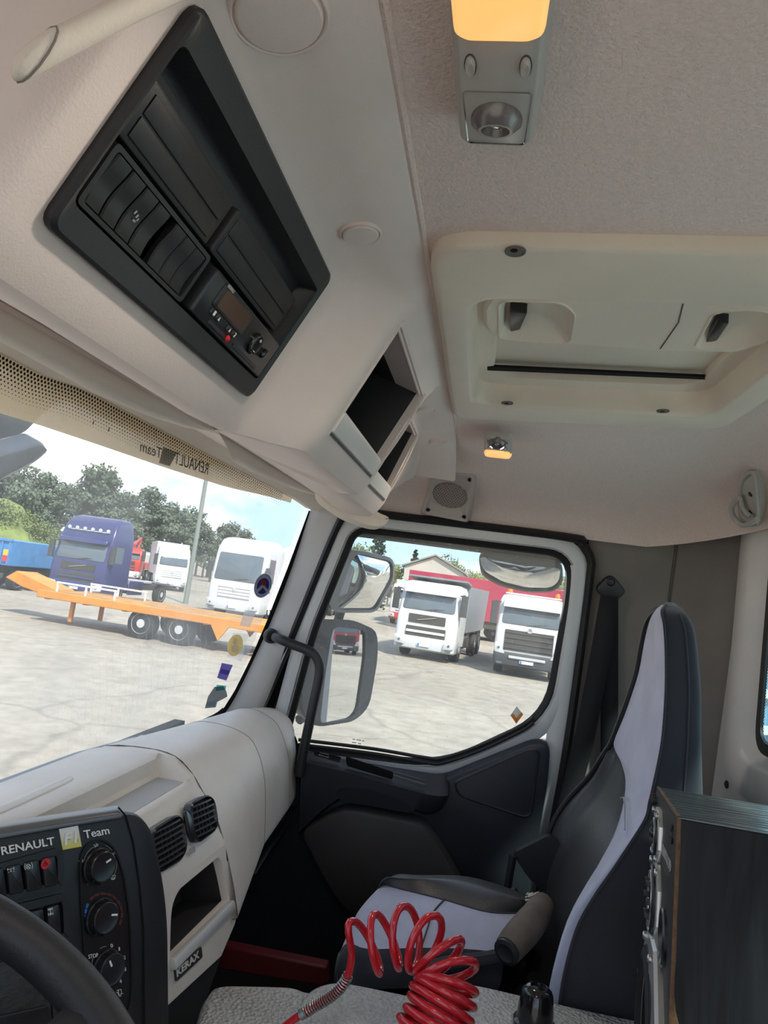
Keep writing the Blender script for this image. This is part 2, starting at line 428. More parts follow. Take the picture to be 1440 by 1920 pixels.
def film(name, col, a, rough=.6):       # translucent print: lets part of the light through
    m = bpy.data.materials.new(name); m.use_nodes = True; t = m.node_tree; t.nodes.clear(); n = t.nodes.new; L = t.links.new
    out = n('ShaderNodeOutputMaterial'); tr = n('ShaderNodeBsdfTransparent'); tl = n('ShaderNodeBsdfTranslucent'); df = n('ShaderNodeBsdfDiffuse')
    tl.inputs[0].default_value = (*col, 1); df.inputs[0].default_value = (*col, 1)
    m0 = n('ShaderNodeMixShader'); m0.inputs[0].default_value = .35; L(tl.outputs[0], m0.inputs[1]); L(df.outputs[0], m0.inputs[2])
    m1 = n('ShaderNodeMixShader'); m1.inputs[0].default_value = a; L(tr.outputs[0], m1.inputs[1]); L(m0.outputs[0], m1.inputs[2]); L(m1.outputs[0], out.inputs[0])
    return m
STRIP = film('sun_strip_film', (.86, .66, .42), .95)
STRIPTX = film('sun_strip_print', (.30, .27, .23), .97)
STRIPBK = film('sun_strip_emblem', (.16, .16, .14), .98)
AMBER = mat('amber_lens', (.95, .48, .14), .3, emit=((1.0, .46, .15), .42), spec=.5)
MIRROR = mat('mirror_silver', (.80, .82, .82), .015, 1.0)
# ================================================================== the cab shell
def zc(Y): return .336-.05*Y
# --- ceiling: flat middle with a hole for the hatch, rolled down to the side and to the rear
b = B(); XS = [-.36, .70, 1.20, 1.30]; YS = [.80, .06, -.33, -.37]
for i in range(3):
    for j in range(3):
        if (i, j) == (1, 1): continue
        b.face([(XS[i], YS[j], zc(YS[j])), (XS[i+1], YS[j], zc(YS[j])), (XS[i+1], YS[j+1], zc(YS[j+1])), (XS[i], YS[j+1], zc(YS[j+1]))])
base = [(V(1.30, y, zc(y)), 0.0) for y in (.44, .30, .06, -.33, -.37)] + [(V(1.30, -.37, zc(-.37)), a*PI/2/8) for a in range(1, 9)] + [(V(x, -.37, zc(-.37)), PI/2) for x in (1.20, .70, -.36)]
rows = []
for k in range(13):
    t = PI/2*k/12; r = []
    for p, a in base:
        w = a/(PI/2)
        r.append(p + V(.505*math.sin(t)*math.cos(a), -.205*math.sin(t)*math.sin(a), -(p.z-(.182*(1-w)+.243*w))*(1-math.cos(t))))
    rows.append(r)
b.grid(rows)
b.build('ceiling', LINER, kind='structure', smooth=80, label='grey brown fabric headliner of the cab roof')
b = B().box((.75, .1, .47), (2.3, 1.5, .05)).box((.75, .70, .36), (2.2, .22, .20)).box((1.70, .1, .40), (.4, 1.4, .08))
b.build('roof', BLKDEEP, kind='structure', smooth=0)

# --- passenger side wall behind the door, with a rolled corner
b = B(); cols = []
for y, dx in ((-.235, 0), (-.30, .004), (-.36, .006), (-.437, .006), (-.441, .016), (-.447, .016), (-.451, .006), (-.49, .0), (-.53, -.018), (-.56, -.045), (-.575, -.075)):
    cols.append((y, dx))
rows = []
for z in (.29, .24, .19, .1, -.05, -.2, -.35, -.5, -.7, -1.0):
    rows.append([V(1.9-.15*(z+.45)*.9+dx, y, z) for y, dx in cols])
b.grid(rows)
b.build('wall_right', SIDEP, kind='structure', solid=.004, smooth=60)
b = B(); b.lathe([(.008, 0), (.009, .003), (.004, .006)], atY(1364, 1471, -.572), (0, 1, 0), 12)
b.build('trim_clip', BLACK, label='small dark trim clip on the rear wall above the loudspeaker', cat='clip')

# --- rear wall with its window
def rect(x0, x1, z0, z1, y, r, seg=6): return fil([(x0, y, z0), (x1, y, z0), (x1, y, z1), (x0, y, z1)], r, seg)
hole = rect(.18, 1.605, -.222, .205, -.59, .05)
lip = rect(.15, 1.635, -.252, .235, -.552, .07)
ridge = rect(.09, 1.69, -.31, .28, -.547, .09)
foot = rect(.07, 1.715, -.335, .30, -.572, .10)
outer = rect(-.42, 2.0, -1.05, .42, -.574, .0001)
b = B(); b.grid([hole, lip, ridge, foot, outer], cu=True)
b.build('wall_back', REARP, kind='structure', smooth=50)
b = B(); b.ringplate(rect(.17, 1.615, -.232, .215, -.588, .05), rect(.20, 1.588, -.205, .187, -.588, .04), (0, 1, 0), .006)
seal = b.build('window_3', RUBBER, kind='structure', label='rear window of the cab with a black seal')
b = B().plate(rect(.17, 1.612, -.23, .213, -.592, .05), (0, -1, 0), .004); b.build('glass', RRGLASS, seal)
b = B()
zz = -.2
while zz < .185:
    for k in range(2): b.disc((1.586-.004*k, -.5875, zz+.003*k), (0, 1, 0), .0019-.0005*k, 6)
    zz += .006
for k in range(230): b.disc((1.58-.006*k, -.5875, -.203), (0, 1, 0), .0019, 6)
b.build('dot_frit', BLKDEEP, seal, kind='stuff', smooth=0)
b = B()
for k, (x0, y0, w_) in enumerate(((1422, 1340, 7), (1422, 1345, 4), (1423, 1351, 9), (1423, 1358, 5), (1424, 1365, 3), (1430, 1357, 3), (1431, 1343, 3))): b.face([atY(x0, y0, -.586), atY(x0+w_, y0-1, -.586), atY(x0+w_, y0+1, -.586), atY(x0, y0+2, -.586)])
b.build('etched_marks', GREYP, seal, smooth=0)

# --- floor, firewall, driver-side pillars
B().box((.8, .1, -1.02), (2.4, 1.5, .04)).build('floor', FLOORM, kind='structure')
B().box((.8, .80, -.78), (2.3, .03, .66)).build('wall_front', BLKDEEP, kind='structure')
B().box((-.38, -.48, -.3), (.05, .24, 1.5)).box((-.38, .74, -.3), (.05, .14, 1.5)).build('wall_left', SIDEP, kind='structure', bevel=.01)
b = B().box((2.03, -.48, -.45), (.05, .42, 1.3))
b.build('cab_skin', FRAMEM, kind='structure')

# --- windscreen: glass, black seal, dotted frit, sun strip, prints
def wsp(X, z, off=0.0): return V(X, wsY(X, z)-off, z)
rows = [[wsp(-.36+2.20*i/22, .30-.80*j/12) for i in range(23)] for j in range(13)]
b = B().grid(rows).build('window_1', WSGLASS, kind='structure', smooth=80, label='curved windscreen smeared with wiper arcs and dust')
WS = b
left_edge = [(579, 957), (541, 1060), (500, 1165), (470, 1235), (440, 1295), (420, 1327), (402, 1344), (352, 1366), (300, 1388), (225, 1416), (150, 1443), (75, 1468), (0, 1494), (-160, 1548)]
e1 = [atW(x, y, .004) for x, y in left_edge]
e2 = [atW(x+8*(1 if i < 6 else .8), y+(3 if i < 6 else 13), .006) for i, (x, y) in enumerate(left_edge)]
e3 = [atW(x+40*(1 if i < 6 else .2), y+(5 if i < 6 else 60), .006) for i, (x, y) in enumerate(left_edge)]
B().grid([e1, e2, e3]).build('seal', BLKDEEP, WS, smooth=60)
b = B(); r = 0
def trimz(X):     # lower edge of the header trim along the windscreen
    return TRIM(X)
tl_px = [(-140, 590), (-60, 637), (0, 668), (65, 702), (142, 728), (177, 745), (260, 789), (345, 833), (430, 877), (530, 926), (579, 959)]
tpts = [atW(x, y) for x, y in tl_px]
def TRIM(X):
    for p, q in zip(tpts, tpts[1:]):
        if p.x <= X <= q.x: return p.z+(q.z-p.z)*(X-p.x)/(q.x-p.x)
    return tpts[-1].z if X > tpts[-1].x else tpts[0].z
X = tpts[0].x
while X < 1.74:
    for k in range(10):
        fall = max(0, (X-1.35)*7)
        rad = .0029*(1-k/(11-fall))
        if rad < .0007 or k > 8-fall: continue
        XX = X+(.0038 if k % 2 else 0); z = TRIM(XX)-.001-k*.0056
        b.disc(wsp(XX, z, .002), (0, -1, -.22), rad, 6)
    X += .0076
b.build('dot_frit', BLKDEEP, WS, kind='stuff', smooth=0)
lo_px = [(-140, 735), (-60, 757), (0, 775), (71, 796), (185, 834), (310, 877), (424, 913), (500, 930), (545, 943)]
lo = [atW(x, y, -.004) for x, y in lo_px]; L2 = resample(lo, 24)
hi = [wsp(p.x, TRIM(p.x)+.03, -.004) for p in L2]
STR = B().grid([L2, [lerp(a, c, .5)+V(0, .001, 0) for a, c in zip(L2, hi)], hi]).build('sun_strip', STRIP, WS, smooth=60)
def wq(pts, off): return [atW(x, y, off) for x, y in pts]
b = B(); b.text('RENAULT', *wq([(389, 890), (326, 869), (391, 869)], -.001)); b.text('Team', *wq([(302, 860), (262, 846), (303, 840)], -.001))
b.build('mirrored_lettering', STRIPTX, STR, smooth=0)
b = B(); b.face(wq([(298, 868), (318, 874), (332, 848), (306, 838)], -.002)); b.build('emblem', STRIPBK, STR, smooth=0)
b = B()
for x, y in ((176, 793), (205, 806)): b.face(wq([(x-3, y+3), (x-1, y+3), (x+1, y-4), (x-1, y-4)], -.001))
b.build('tick_marks', BLKDEEP, STR, smooth=0)

def wdisc(cx, cy, rx, ry, off, n=28, tilt=0.0):
    out = []
    for i in range(n):
        a = 2*PI*i/n; dx, dy = rx*math.cos(a), ry*math.sin(a)
        out.append(atW(cx+dx*math.cos(tilt)-dy*math.sin(tilt), cy+dx*math.sin(tilt)+dy*math.cos(tilt), off))
    return out
FW = film('sticker_white_film', (.82, .82, .80), .97); FNAVY = film('sticker_navy_film', (.08, .10, .36), .98); FGOLD = film('sticker_gold_film', (.72, .52, .20), .97); FVIO = film('sticker_violet_film', (.36, .30, .62), .97); FRED = film('sticker_red_film', (.8, .08, .06), .98); FGRY = film('sticker_grey_film', (.42, .42, .42), .98); FGRN = film('sticker_green_film', (.10, .42, .38), .98)
def sticker(name, label, outline, m, off=.003):
    return B().plate(outline, (0, -1, -.2), .0006).build(name, m, label=label, cat='sticker', smooth=0)
s = sticker('round_sticker', 'round white sticker with blue crescent and red dot, topmost on the windscreen edge', wdisc(493, 1098, 16, 24, .003, tilt=.35), FW)
B().face(wdisc(493, 1098, 15.2, 22.6, .0042, tilt=.35)).build('ring', FNAVY, s, smooth=0)
B().face(wdisc(493, 1098, 14.2, 21.2, .0046, tilt=.35)).build('field', FW, s, smooth=0)
B().face(wdisc(493, 1099, 11, 15.5, .0049, tilt=.35)).build('crescent', FNAVY, s, smooth=0)
B().face(wq([(479, 1108), (493, 1094), (507, 1112), (503, 1115), (493, 1102), (482, 1112)], .0052)).build('mountain', FW, s, smooth=0)
B().face(wdisc(494, 1092, 4.5, 6, .0054)).build('dot', FRED, s, smooth=0)
PAPER = film('translucent_paper', (.72, .70, .66), .45)
sticker('paper_label', 'faded translucent label between the round stickers on the windscreen', wq([(449, 1173), (468, 1176), (480, 1146), (459, 1144)], .003), PAPER)
s = sticker('gold_sticker', 'round gold sticker on a clear square, on the windscreen edge', wq([(425, 1232), (452, 1240), (466, 1189), (437, 1186)], .003), film('clear_film', (.75, .75, .73), .25))
B().face(wdisc(441, 1210, 14, 21, .0042, tilt=.3)).build('gold_disc', FGOLD, s, smooth=0)
B().face(wq([(434, 1222), (446, 1225), (449, 1212), (443, 1210), (446, 1199), (440, 1196), (436, 1205), (441, 1208), (435, 1211)], .0048)).build('figure', FW, s, smooth=0)
s = sticker('violet_sticker', 'small violet rectangular sticker low on the windscreen edge', wq([(407, 1271), (424, 1276), (436, 1247), (416, 1243)], .003), FVIO)
B().face(wq([(412, 1262), (428, 1266), (431, 1258), (415, 1254)], .0042)).build('printed_block', film('violet_dark_film', (.26, .20, .52), .97), s, smooth=0)
s = sticker('torn_sticker', 'torn grey and green sticker hanging lowest on the windscreen edge', wq([(384, 1328), (404, 1326), (407, 1316), (426, 1306), (424, 1296), (418, 1286), (402, 1288), (390, 1306)], .003), FGRY)
B().face(wq([(404, 1296), (423, 1293), (424, 1286), (406, 1284)], .0042)).build('green_band', FGRN, s, smooth=0)
B().face(wq([(386, 1325), (403, 1323), (405, 1314), (388, 1316)], .0042)).build('printed_strip', film('sticker_teal_film', (.40, .60, .64), .97), s, smooth=0)

# --- A pillar trim
lf = [(603, 885), (579, 957), (545, 1062), (505, 1165), (473, 1236), (443, 1298), (424, 1330), (410, 1346), (396, 1370)]
rt = [(668, 905), (640, 978), (603, 1062), (566, 1150), (537, 1222), (510, 1290), (495, 1325), (484, 1350), (470, 1385)]
A_ = [atW(x+3, y, .008) for x, y in lf]; C_ = [atS(x, y, .012) for x, y in rt]
rows = []
for a, c in zip(A_, C_):
    m = V(-.5, -.7, 0).normalized()
    rows.append([a*1.03, a, lerp(a, c, .25)+m*.012, lerp(a, c, .55)+m*.022, lerp(a, c, .85)+m*.016, c, c+V(.02, .0, 0)])
B().grid([cat_rom([r[i] for r in rows], 3) for i in range(7)]).build('trim_1', PILLAR, kind='structure', smooth=80, label='grey plastic cover of the windscreen pillar')
B().tube([V(2.0, .82, -.95), atX(470, 1365, 1.98), atX(562, 1190, 1.98), atX(650, 962, 1.98), atX(680, 880, 1.98)], .05, 8).build('trim_2', BLKDEEP, kind='structure')

B().box((1.91, .02, .20), (.09, .80, .15)).build('trim_4', BLKDEEP, kind='structure')
# --- passenger door
door = thing('door_1', 'passenger door with painted window frame and black lower panel', None, (1.9, .1, -.95), kind='structure')
gpx = [(671, 999), (1062, 1046), (1058, 1120), (1018, 1338), (826, 1427), (541, 1391), (596, 1185)]
gl3 = fil([atS(x, y) for x, y in gpx], [.03, .05, .05, .085, .10, .02, .05], 6)
g1 = inset(gl3, -.018, SPN); g2 = inset(gl3, -.056, SPN); g3 = inset(gl3, -.078, SPN)
w2 = B().plate(inset(gl3, -.01, SPN), SPN, .004).build('window_2', DRGLASS, kind='structure', label='passenger door window speckled with dried water spots')
b = B(); b.grid([[p+SPN*.002 for p in gl3], [p+SPN*.010 for p in inset(gl3, -.004, SPN)], [p+SPN*.014 for p in inset(gl3, -.012, SPN)], [p+SPN*.006 for p in g1]], cu=True)
b.build('window_rubber', RUBBER, door, smooth=50)
b = B(); b.grid([[p+SPN*.004 for p in g1], [p+SPN*.014 for p in inset(gl3, -.022, SPN)], [p+SPN*.016 for p in inset(gl3, -.040, SPN)], [p+SPN*.006 for p in g2]], cu=True)
b.build('window_frame', FRAMEM, door, smooth=60)
# outer skin and the painted edge running down behind the panel
edge = [(1101, 1060), (1090, 1180), (1074, 1295), (1051, 1440), (1026, 1575), (1008, 1670), (980, 1830)]
ins = [(1062, 1060), (1050, 1180), (1036, 1295), (1016, 1440), (1000, 1575), (985, 1670), (955, 1830)]
B().grid([[atS(x, y, .006) for x, y in edge], [atS((x+u)/2, (y+w)/2, .018) for (x, y), (u, w) in zip(edge, ins)], [atS(x, y, .006) for x, y in ins]]).build('door_edge', FRAMEM, door, smooth=60)
B().prism([(2.0, .70, -.50), (2.0, -.20, -.50), (2.0, -.20, -1.0), (2.0, .70, -1.0)], (.03, 0, 0)).build('outer_skin', FRAMEM, door)
sealpx = [(468, 1372), (497, 1310), (560, 1164), (632, 990), (655, 964), (700, 962), (742, 968), (1060, 1007), (1090, 1020), (1107, 1050), (1104, 1090), (1078, 1295), (1056, 1440), (1030, 1580), (1012, 1670), (985, 1830)]
sp = cat_rom([atS(x, y, .004) for x, y in sealpx], 6)
rows = []
for i, p in enumerate(sp):
    t = (sp[min(i+1, len(sp)-1)]-sp[max(i-1, 0)]).normalized(); q = t.cross(SPN).normalized()
    rows.append([p-q*.011, p-q*.008+SPN*.014, p+SPN*.02, p+q*.008+SPN*.014, p+q*.011])
B().grid(rows).build('trim_3', RUBBER, kind='structure', smooth=60, label='black rubber seal around the passenger door opening')
# inner black panel
pan = fil([atS(x, y, .022) for x, y in [(555, 1402), (645, 1424), (828, 1453), (1000, 1384), (1031, 1388), (1026, 1460), (1000, 1610), (975, 1800), (620, 1990), (380, 1990), (420, 1540)]], [.01, .03, .03, .02, .03, .03, .03, .02, .02, .02, .02], 4)
B().plate(pan, SPN, .03, .008).build('inner_panel', DOORBLK, door)
for k, dd in enumerate((0, 9)):
    pa = [(560, 1396-dd), (700, 1413-dd), (800, 1430-dd), (832, 1430-dd), (900, 1407-dd), (975, 1372-dd), (1000, 1355-dd)]
    B().tube(cat_rom([atS(x, y, .03-.008*k) for x, y in pa], 4), .0045, 8).build('belt_seal', RUBBER, door)
tri = fil([atS(x, y, .05) for x, y in [(846, 1464), (995, 1398), (1016, 1404), (1000, 1528), (985, 1536), (858, 1494)]], [.02, .02, .02, .02, .02, .02], 4)
t2 = [p-SPN*.022 for p in inset(tri, .022, SPN)]
b = B(); b.grid([tri, [p+SPN*.006 for p in inset(tri, .006, SPN)], t2], cu=True); b.f.append([b.P(p) for p in t2])
b.build('upper_recess', DOORBLK, door, smooth=50)
st = [((560, 1402), (565, 1422), (560, 1560)), ((645, 1424), (650, 1442), (640, 1494)), ((735, 1440), (735, 1466), (720, 1492)), ((800, 1450), (803, 1484), (790, 1521)), ((832, 1452), (838, 1486), (824, 1515)), ((846, 1458), (843, 1478), (840, 1496))]
loops = []
for i, (o, t, u) in enumerate(st):
    dpt = .10 if i < 4 else (.088 if i == 4 else .06)
    loops.append([atS(*o, .045), atS(*t, dpt-.008), atS(t[0], t[1]+6, dpt), atS(*u, dpt), atS(u[0], u[1]+3, dpt-.012), atS(u[0], u[1]+6, .04)])
armc = [cat_rom([l[k] for l in loops], 4) for k in range(6)]
arm = B().loft([[c[j] for c in armc] for j in range(len(armc[0]))]).build('armrest', DOORBLK, door, smooth=50)
# pull pocket, tray slot, handle bar, switch
pk = fil([atS(x, y, .104) for x, y in [(628, 1484), (640, 1478), (690, 1480), (740, 1496), (782, 1519), (755, 1522), (690, 1510), (640, 1503)]], .01, 3)
B().plate(pk, SPN, .002).build('pull_pocket', mat('pocket_shade', (.012, .013, .02), .9), arm)  # flat plate whose dark colour stands in for shade in the pull recess
sl = fil([atS(x, y, .085) for x, y in [(648, 1420), (738, 1450), (736, 1462), (650, 1436)]], .006, 3)
B().plate(sl, V(-.5, 0, .86), .004).build('tray_slot', BLKDEEP, arm)
hb = fil([atS(x, y, .088) for x, y in [(738, 1451), (798, 1467), (799, 1476), (736, 1457)]], .004, 3)
B().plate(hb, V(-.5, 0, .86), .008, .002).build('door_release', mat('handle_grey', (.14, .14, .145), .35), arm)
swp = fil([atS(x, y, .08) for x, y in [(590, 1408), (640, 1421), (636, 1430), (588, 1416)]], .004, 3)
o = B().plate(swp, V(-.5, 0, .86), .004, .001).build('switch_plate', BLACK, arm)
B().plate(fil([atS(x, y, .085) for x, y in [(598, 1413), (618, 1418), (616, 1423), (597, 1418)]], .003, 3), V(-.5, 0, .86), .005, .001).build('window_switch', CHROME, o)
low = fil([atS(x, y, .06) for x, y in [(570, 1545), (640, 1508), (668, 1506), (792, 1531), (815, 1556), (868, 1646), (880, 1760), (668, 1706), (622, 1646)]], [.03, .04, .03, .03, .03, .02, .02, .05, .04], 5)
B().plate(low, SPN, .045, .007).build('lower_pocket', DOORGRY, door)
# door glass prints
s = B().plate([atS(x, y, .006) for x, y in [(969, 1324), (981, 1340), (968, 1357), (957, 1341)]], SPN, .0006).build('diamond_sticker', STICKW, label='orange and white diamond shaped sticker on the passenger window', cat='sticker', smooth=0)
B().face([atS(x, y, .008) for x, y in [(957, 1341), (962, 1338), (968, 1348), (978, 1335), (981, 1340), (968, 1357)]]).build('orange_half', ORANGE, s, smooth=0)
B().face([atS(x, y, .0085) for x, y in [(963, 1338), (969, 1330), (974, 1337), (968, 1346)]]).build('inner_diamond', STICKW, s, smooth=0)
B().face([atS(x, y, .0082) for x, y in [(967, 1348), (969, 1346), (969, 1356), (968, 1357)]]).build('fold_line', mat('sticker_brown', (.35, .12, .02), .5), s, smooth=0)
b = B()
for x0, y0, w_ in ((661, 1385, 5), (668, 1386, 9), (679, 1388, 4), (660, 1391, 8), (671, 1393, 6), (663, 1397, 4), (673, 1398, 8)): b.face([atS(x0, y0, .006), atS(x0+w_, y0+w_*.15, .006), atS(x0+w_, y0+1.6+w_*.15, .006), atS(x0, y0+1.6, .006)])
b.build('etched_marks', GREYP, w2, smooth=0)

# --- pillar grab handle in front of the window
def gp(v): return atX(v.x, v.y, 1.79)
ghp = [gp(p) for p in cat_rom([V(x, y, 0) for x, y in [(524, 1198), (548, 1208), (574, 1218), (591, 1229), (599, 1248), (598, 1272), (588, 1320), (576, 1375), (567, 1418), (562, 1455)]], 5)]
ghp[0] = ghp[0]+V(.03, .02, 0)
g = thing('pillar_grab_handle', 'black tubular grab handle on the windscreen pillar by the door window', 'handle', ghp[-1])
B().tube(ghp, .0125, 12).build('grip', BLACK, g)
fo = ghp[0]
B().lathe([(.02, 0), (.02, .01), (.016, .016)], fo+V(.02, .02, 0), (-.8, -.6, 0), 16).build('foot', BLACK, g)
# ================================================================== overhead: console, visors, hatch, lamps
def sec(X):
    """cross-section of the console at X: joint, flange end, face top, face bottom, lip, underside"""
    ks = [(-.36, .25, .325, .345), (.270, .248, .322, .342), (.304, .19, .262, .278), (.685, .19, .262, .278), (.72, .165, .235, .252), (.752, .13, .197, .216), (1.085, .13, .197, .216),
          (1.092, .166, .216, .236), (1.36, .166, .216, .236), (1.40, .175, .225, .245), (1.50, .185, .25, .275), (1.60, .20, .29, .33)]
    for (x0, *a), (x1, *c) in zip(ks, ks[1:]):
        if x0 <= X <= x1:
            t = (X-x0)/(x1-x0); t = t*t*(3-2*t); ft, fb, lp = [u*(1-t)+w*t for u, w in zip(a, c)]; break
    e = max(0, X-1.36)/.24; e = e*e
    zt, zb, zl = .305-.05*e, .160+.012*e, .136+.02*e
    return [V(X, .100, zc(.1)-.001-.07*e), V(X, .104, .326-.07*e), V(X, .5*(.104+ft), .318-.06*e), V(X, ft-.008, zt+.006), V(X, ft, zt-.004), V(X, ft+(fb-ft)*.12, zt+(zb-zt)*.12), V(X, ft+(fb-ft)*.30, zt+(zb-zt)*.30), V(X, ft+(fb-ft)*.62, zt+(zb-zt)*.62), V(X, ft+(fb-ft)*.88, zt+(zb-zt)*.88), V(X, fb, zb),
            V(X, fb+.45*(lp-fb), zb+.6*(zl-zb)), V(X, lp, zl-.001), V(X, lp+.012, zl-.001), V(X, lp+.05, zl+.012), V(X, .40, .185), V(X, .56, .235)]
CX = [-.36, .0, .20, .25, .270, .276, .282, .288, .294, .300, .306, .318, .335, .40, .50, .58, .655, .685, .695, .71, .725, .74, .752, .772, .85, .95, 1.0, 1.062, 1.075, 1.085, 1.092, 1.115, 1.2, 1.3, 1.34, 1.36, 1.38, 1.40, 1.44, 1.48, 1.52, 1.56, 1.60]
rows = [sec(x) for x in CX]
def hole(j, i):
    a, c = CX[j]+.001, CX[j+1]-.001
    if a > .335 and c < .655 and 5 <= i <= 7: return True
    if a > .772 and c < 1.062 and 4 <= i <= 8: return True
    if a > 1.115 and c < 1.34 and 4 <= i <= 8: return True
    return False
con = thing('overhead_console', 'grey moulded overhead console above the windscreen with storage bins', 'console', (.7, .3, .13))
ns_ = [i for i, x in enumerate(CX) if x <= .2705]
B().grid([rows[i] for i in ns_]).build('cloth_lining', LINER, con, smooth=60)
CX0, rows0 = CX, rows; CX = CX[ns_[-1]:]; rows = rows[ns_[-1]:]
b = B(); b.grid(rows, skip=hole)
b.build('body', CONS, con, smooth=42)
B().tube([V(x, .0985, zc(.0985)-.0005) for x in (-.3, .4, 1.0, 1.36)], .0032, 8).build('edge_piping', LINER, con)
# black bezel round the switch panel
dv = V(0, .068, -.137).normalized(); nn = V(0, -.137, -.068).normalized(); FP0 = V(0, .19, .30)
def fpt(X, s, d=0.0): return V(X, 0, 0)+FP0+dv*s+nn*d
def frect(x0, x1, s0, s1, d, r=.008, seg=4): return fil([fpt(x0, s0, d), fpt(x1, s0, d), fpt(x1, s1, d), fpt(x0, s1, d)], r, seg)
o1 = frect(.327, .659, .003, .150, -.004, .010); o2 = frect(.327, .659, .003, .150, .003, .010); o3 = frect(.3295, .6565, .0055, .1475, .005, .009)
i1 = frect(.3335, .650, .024, .131, .003, .007); i2 = frect(.335, .648, .030, .130, -.013, .005); i3 = frect(.336, .646, .034, .129, -.016, .004)
b = B(); b.grid([o1, o2, o3, i1, i2, i3], cu=True); b.f.append([b.P(p) for p in i3])
bez = b.build('bezel', BLACK, con, smooth=40)
def slab(name, x0, x1, s0, s1, d0, d1, m, parent, bev=.0015, r=.003, **k):
    return B().plate(frect(x0, x1, s0, s1, d0, r, 3), nn, d1-d0, bev).build(name, m, parent, **k)
DK = mat('slot_cover_black', (.012, .012, .014), .5, grain=.08, gscale=600)
for n_, x0, x1 in (('a', .338, .4635), ('b', .4715, .633)):
    cv_ = slab('slot_cover', x0, x1, .047, .085, -.014, -.002, DK, con)
    slab('raised_field', x0+.006, x1-.006, .0525, .066, -.003, -.0008, DK, cv_, .0006, .001)
    slab('raised_field', x0+.006, x1-.006, .0675, .081, -.003, -.0008, DK, cv_, .0006, .001)
SWB = mat('rocker_black', (.013, .013, .015), .3, spec=.5)
swp = thing('overhead_switch_bank', 'black overhead bank of seven rocker switches beside the tachograph', 'switches', fpt(.40, .128, .0))
B().ringplate(frect(.337, .472, .0885, .129, -.012, .004), frect(.341, .468, .0915, .1262, -.012, .003), nn, .014).build('surround', BLACK, swp)
B().plate(frect(.338, .470, .089, .128, -.0145, .004), nn, .003).build('back_plate', BLKDEEP, swp)
xs = [.3425+.0168*k for k in range(4)]+[.3425+.0168*4+.0085+.0163*k for k in range(3)]
def rocker(x0, x1, s0, s1, d, parent, name='rocker_switch'):
    b = B(); N_ = 6; rows_ = []
    for k in range(N_+1):
        t = k/N_; s = s0+(s1-s0)*t; h = .0055+.0014*math.cos(t*PI*1.5)
        rows_.append([fpt(x0, s, d), fpt(x0, s, d+h-.001), fpt(x0+.001, s, d+h), fpt(x1-.001, s, d+h), fpt(x1, s, d+h-.001), fpt(x1, s, d)])
    b.grid(rows_); b.face(rows_[0]); b.face(rows_[-1])
    return b.build(name, SWB, parent, smooth=35)
for k, x in enumerate(xs):
    o = rocker(x, x+.0152, .0925, .1252, -.0045, swp)
    if k in (1, 2):
        b = B()
        for (u, v, w, h) in ([(.3, .1, .12, .05), (.55, .1, .12, .05), (.35, .2, .3, .04), (.45, .24, .1, .14), (.2, .15, .05, .05)] if k == 1 else [(.3, .12, .35, .16), (.55, .28, .18, .12), (.3, .42, .1, .1), (.5, .45, .1, .1), (.65, .5, .08, .08), (.45, .58, .2, .05)]):
            X0 = x+.0152*u; S0 = .0935+.031*v
            b.face([fpt(X0, S0, .0008), fpt(X0+.0152*w, S0, .0008), fpt(X0+.0152*w, S0+.031*h*.8, .0003), fpt(X0, S0+.031*h*.8, .0003)])
        b.build('symbol', GREYP, o, smooth=0)
# tachograph
ta = thing('tachograph', 'black slot-in tachograph with brown display in the overhead console', 'tachograph', fpt(.56, .128, 0))
B().plate(frect(.482, .644, .0905, .129, -.012, .003, 3), nn, .018, .002).build('fascia', BLKSAT, ta)
B().plate(frect(.500, .565, .0935, .1135, .005, .003, 3), nn, .0025, .001).build('display_frame', BLACK, ta)
B().plate(frect(.505, .560, .096, .1115, .007, .001, 2), nn, .001).build('display', mat('tacho_display', (.085, .050, .034), .25, spec=.5), ta)
b = B()
b.text('RENAULT', fpt(.5015, .0952, .0075), fpt(.514, .0952, .0075), fpt(.5015, .0925, .0075)); b.build('lettering', GREYP, ta, smooth=0)
def tkey(x, s, t, w=.0085):
    o = B().plate(frect(x, x+w, s, s+.0062, .005, .002, 3), nn, .0025, .001).build('key', BLKSAT, ta)
    b = B()
    if t == '^': b.face([fpt(x+w*.3, s+.0048, .0082), fpt(x+w*.7, s+.0048, .0082), fpt(x+w*.5, s+.0012, .0082)])
    else: b.text(t, fpt(x+w*.35, s+.005, .0078), fpt(x+w*.65, s+.005, .0078), fpt(x+w*.35, s+.001, .0078))
    b.build('symbol', WHITEP, o, smooth=0)
tkey(.503, .1140, '1'); tkey(.514, .1140, '^'); tkey(.538, .1140, '^'); tkey(.549, .1140, '2')
for x0, x1 in ((.510, .545), (.565, .625)): B().plate(frect(x0, x1, .1225, .1262, .005, .001, 2), nn, .0025, .0008).build('card_tray', BLACK, ta)
B().lathe([(.0030, 0), (.0032, .001), (.001, .003)], fpt(.5475, .1238, .007), nn, 12).build('record_light', REDP, ta)
B().lathe([(.0105, 0), (.0105, .003), (.009, .004), (.006, .0035)], fpt(.596, .109, .005), nn, 24).build('rocker_dial', KNOBM, ta)
b = B()
b.text('+', fpt(.594, .1055, .0092), fpt(.598, .1055, .0092), fpt(.594, .1025, .0092)); b.text('-', fpt(.594, .1155, .0092), fpt(.598, .1155, .0092), fpt(.594, .1148, .0092)); b.build('symbol', WHITEP, ta, smooth=0)
B().lathe([(.006, 0), (.006, .003), (.004, .004)], fpt(.622, .109, .005), nn, 20, sc=.7).build('end_key', KNOBM, ta)
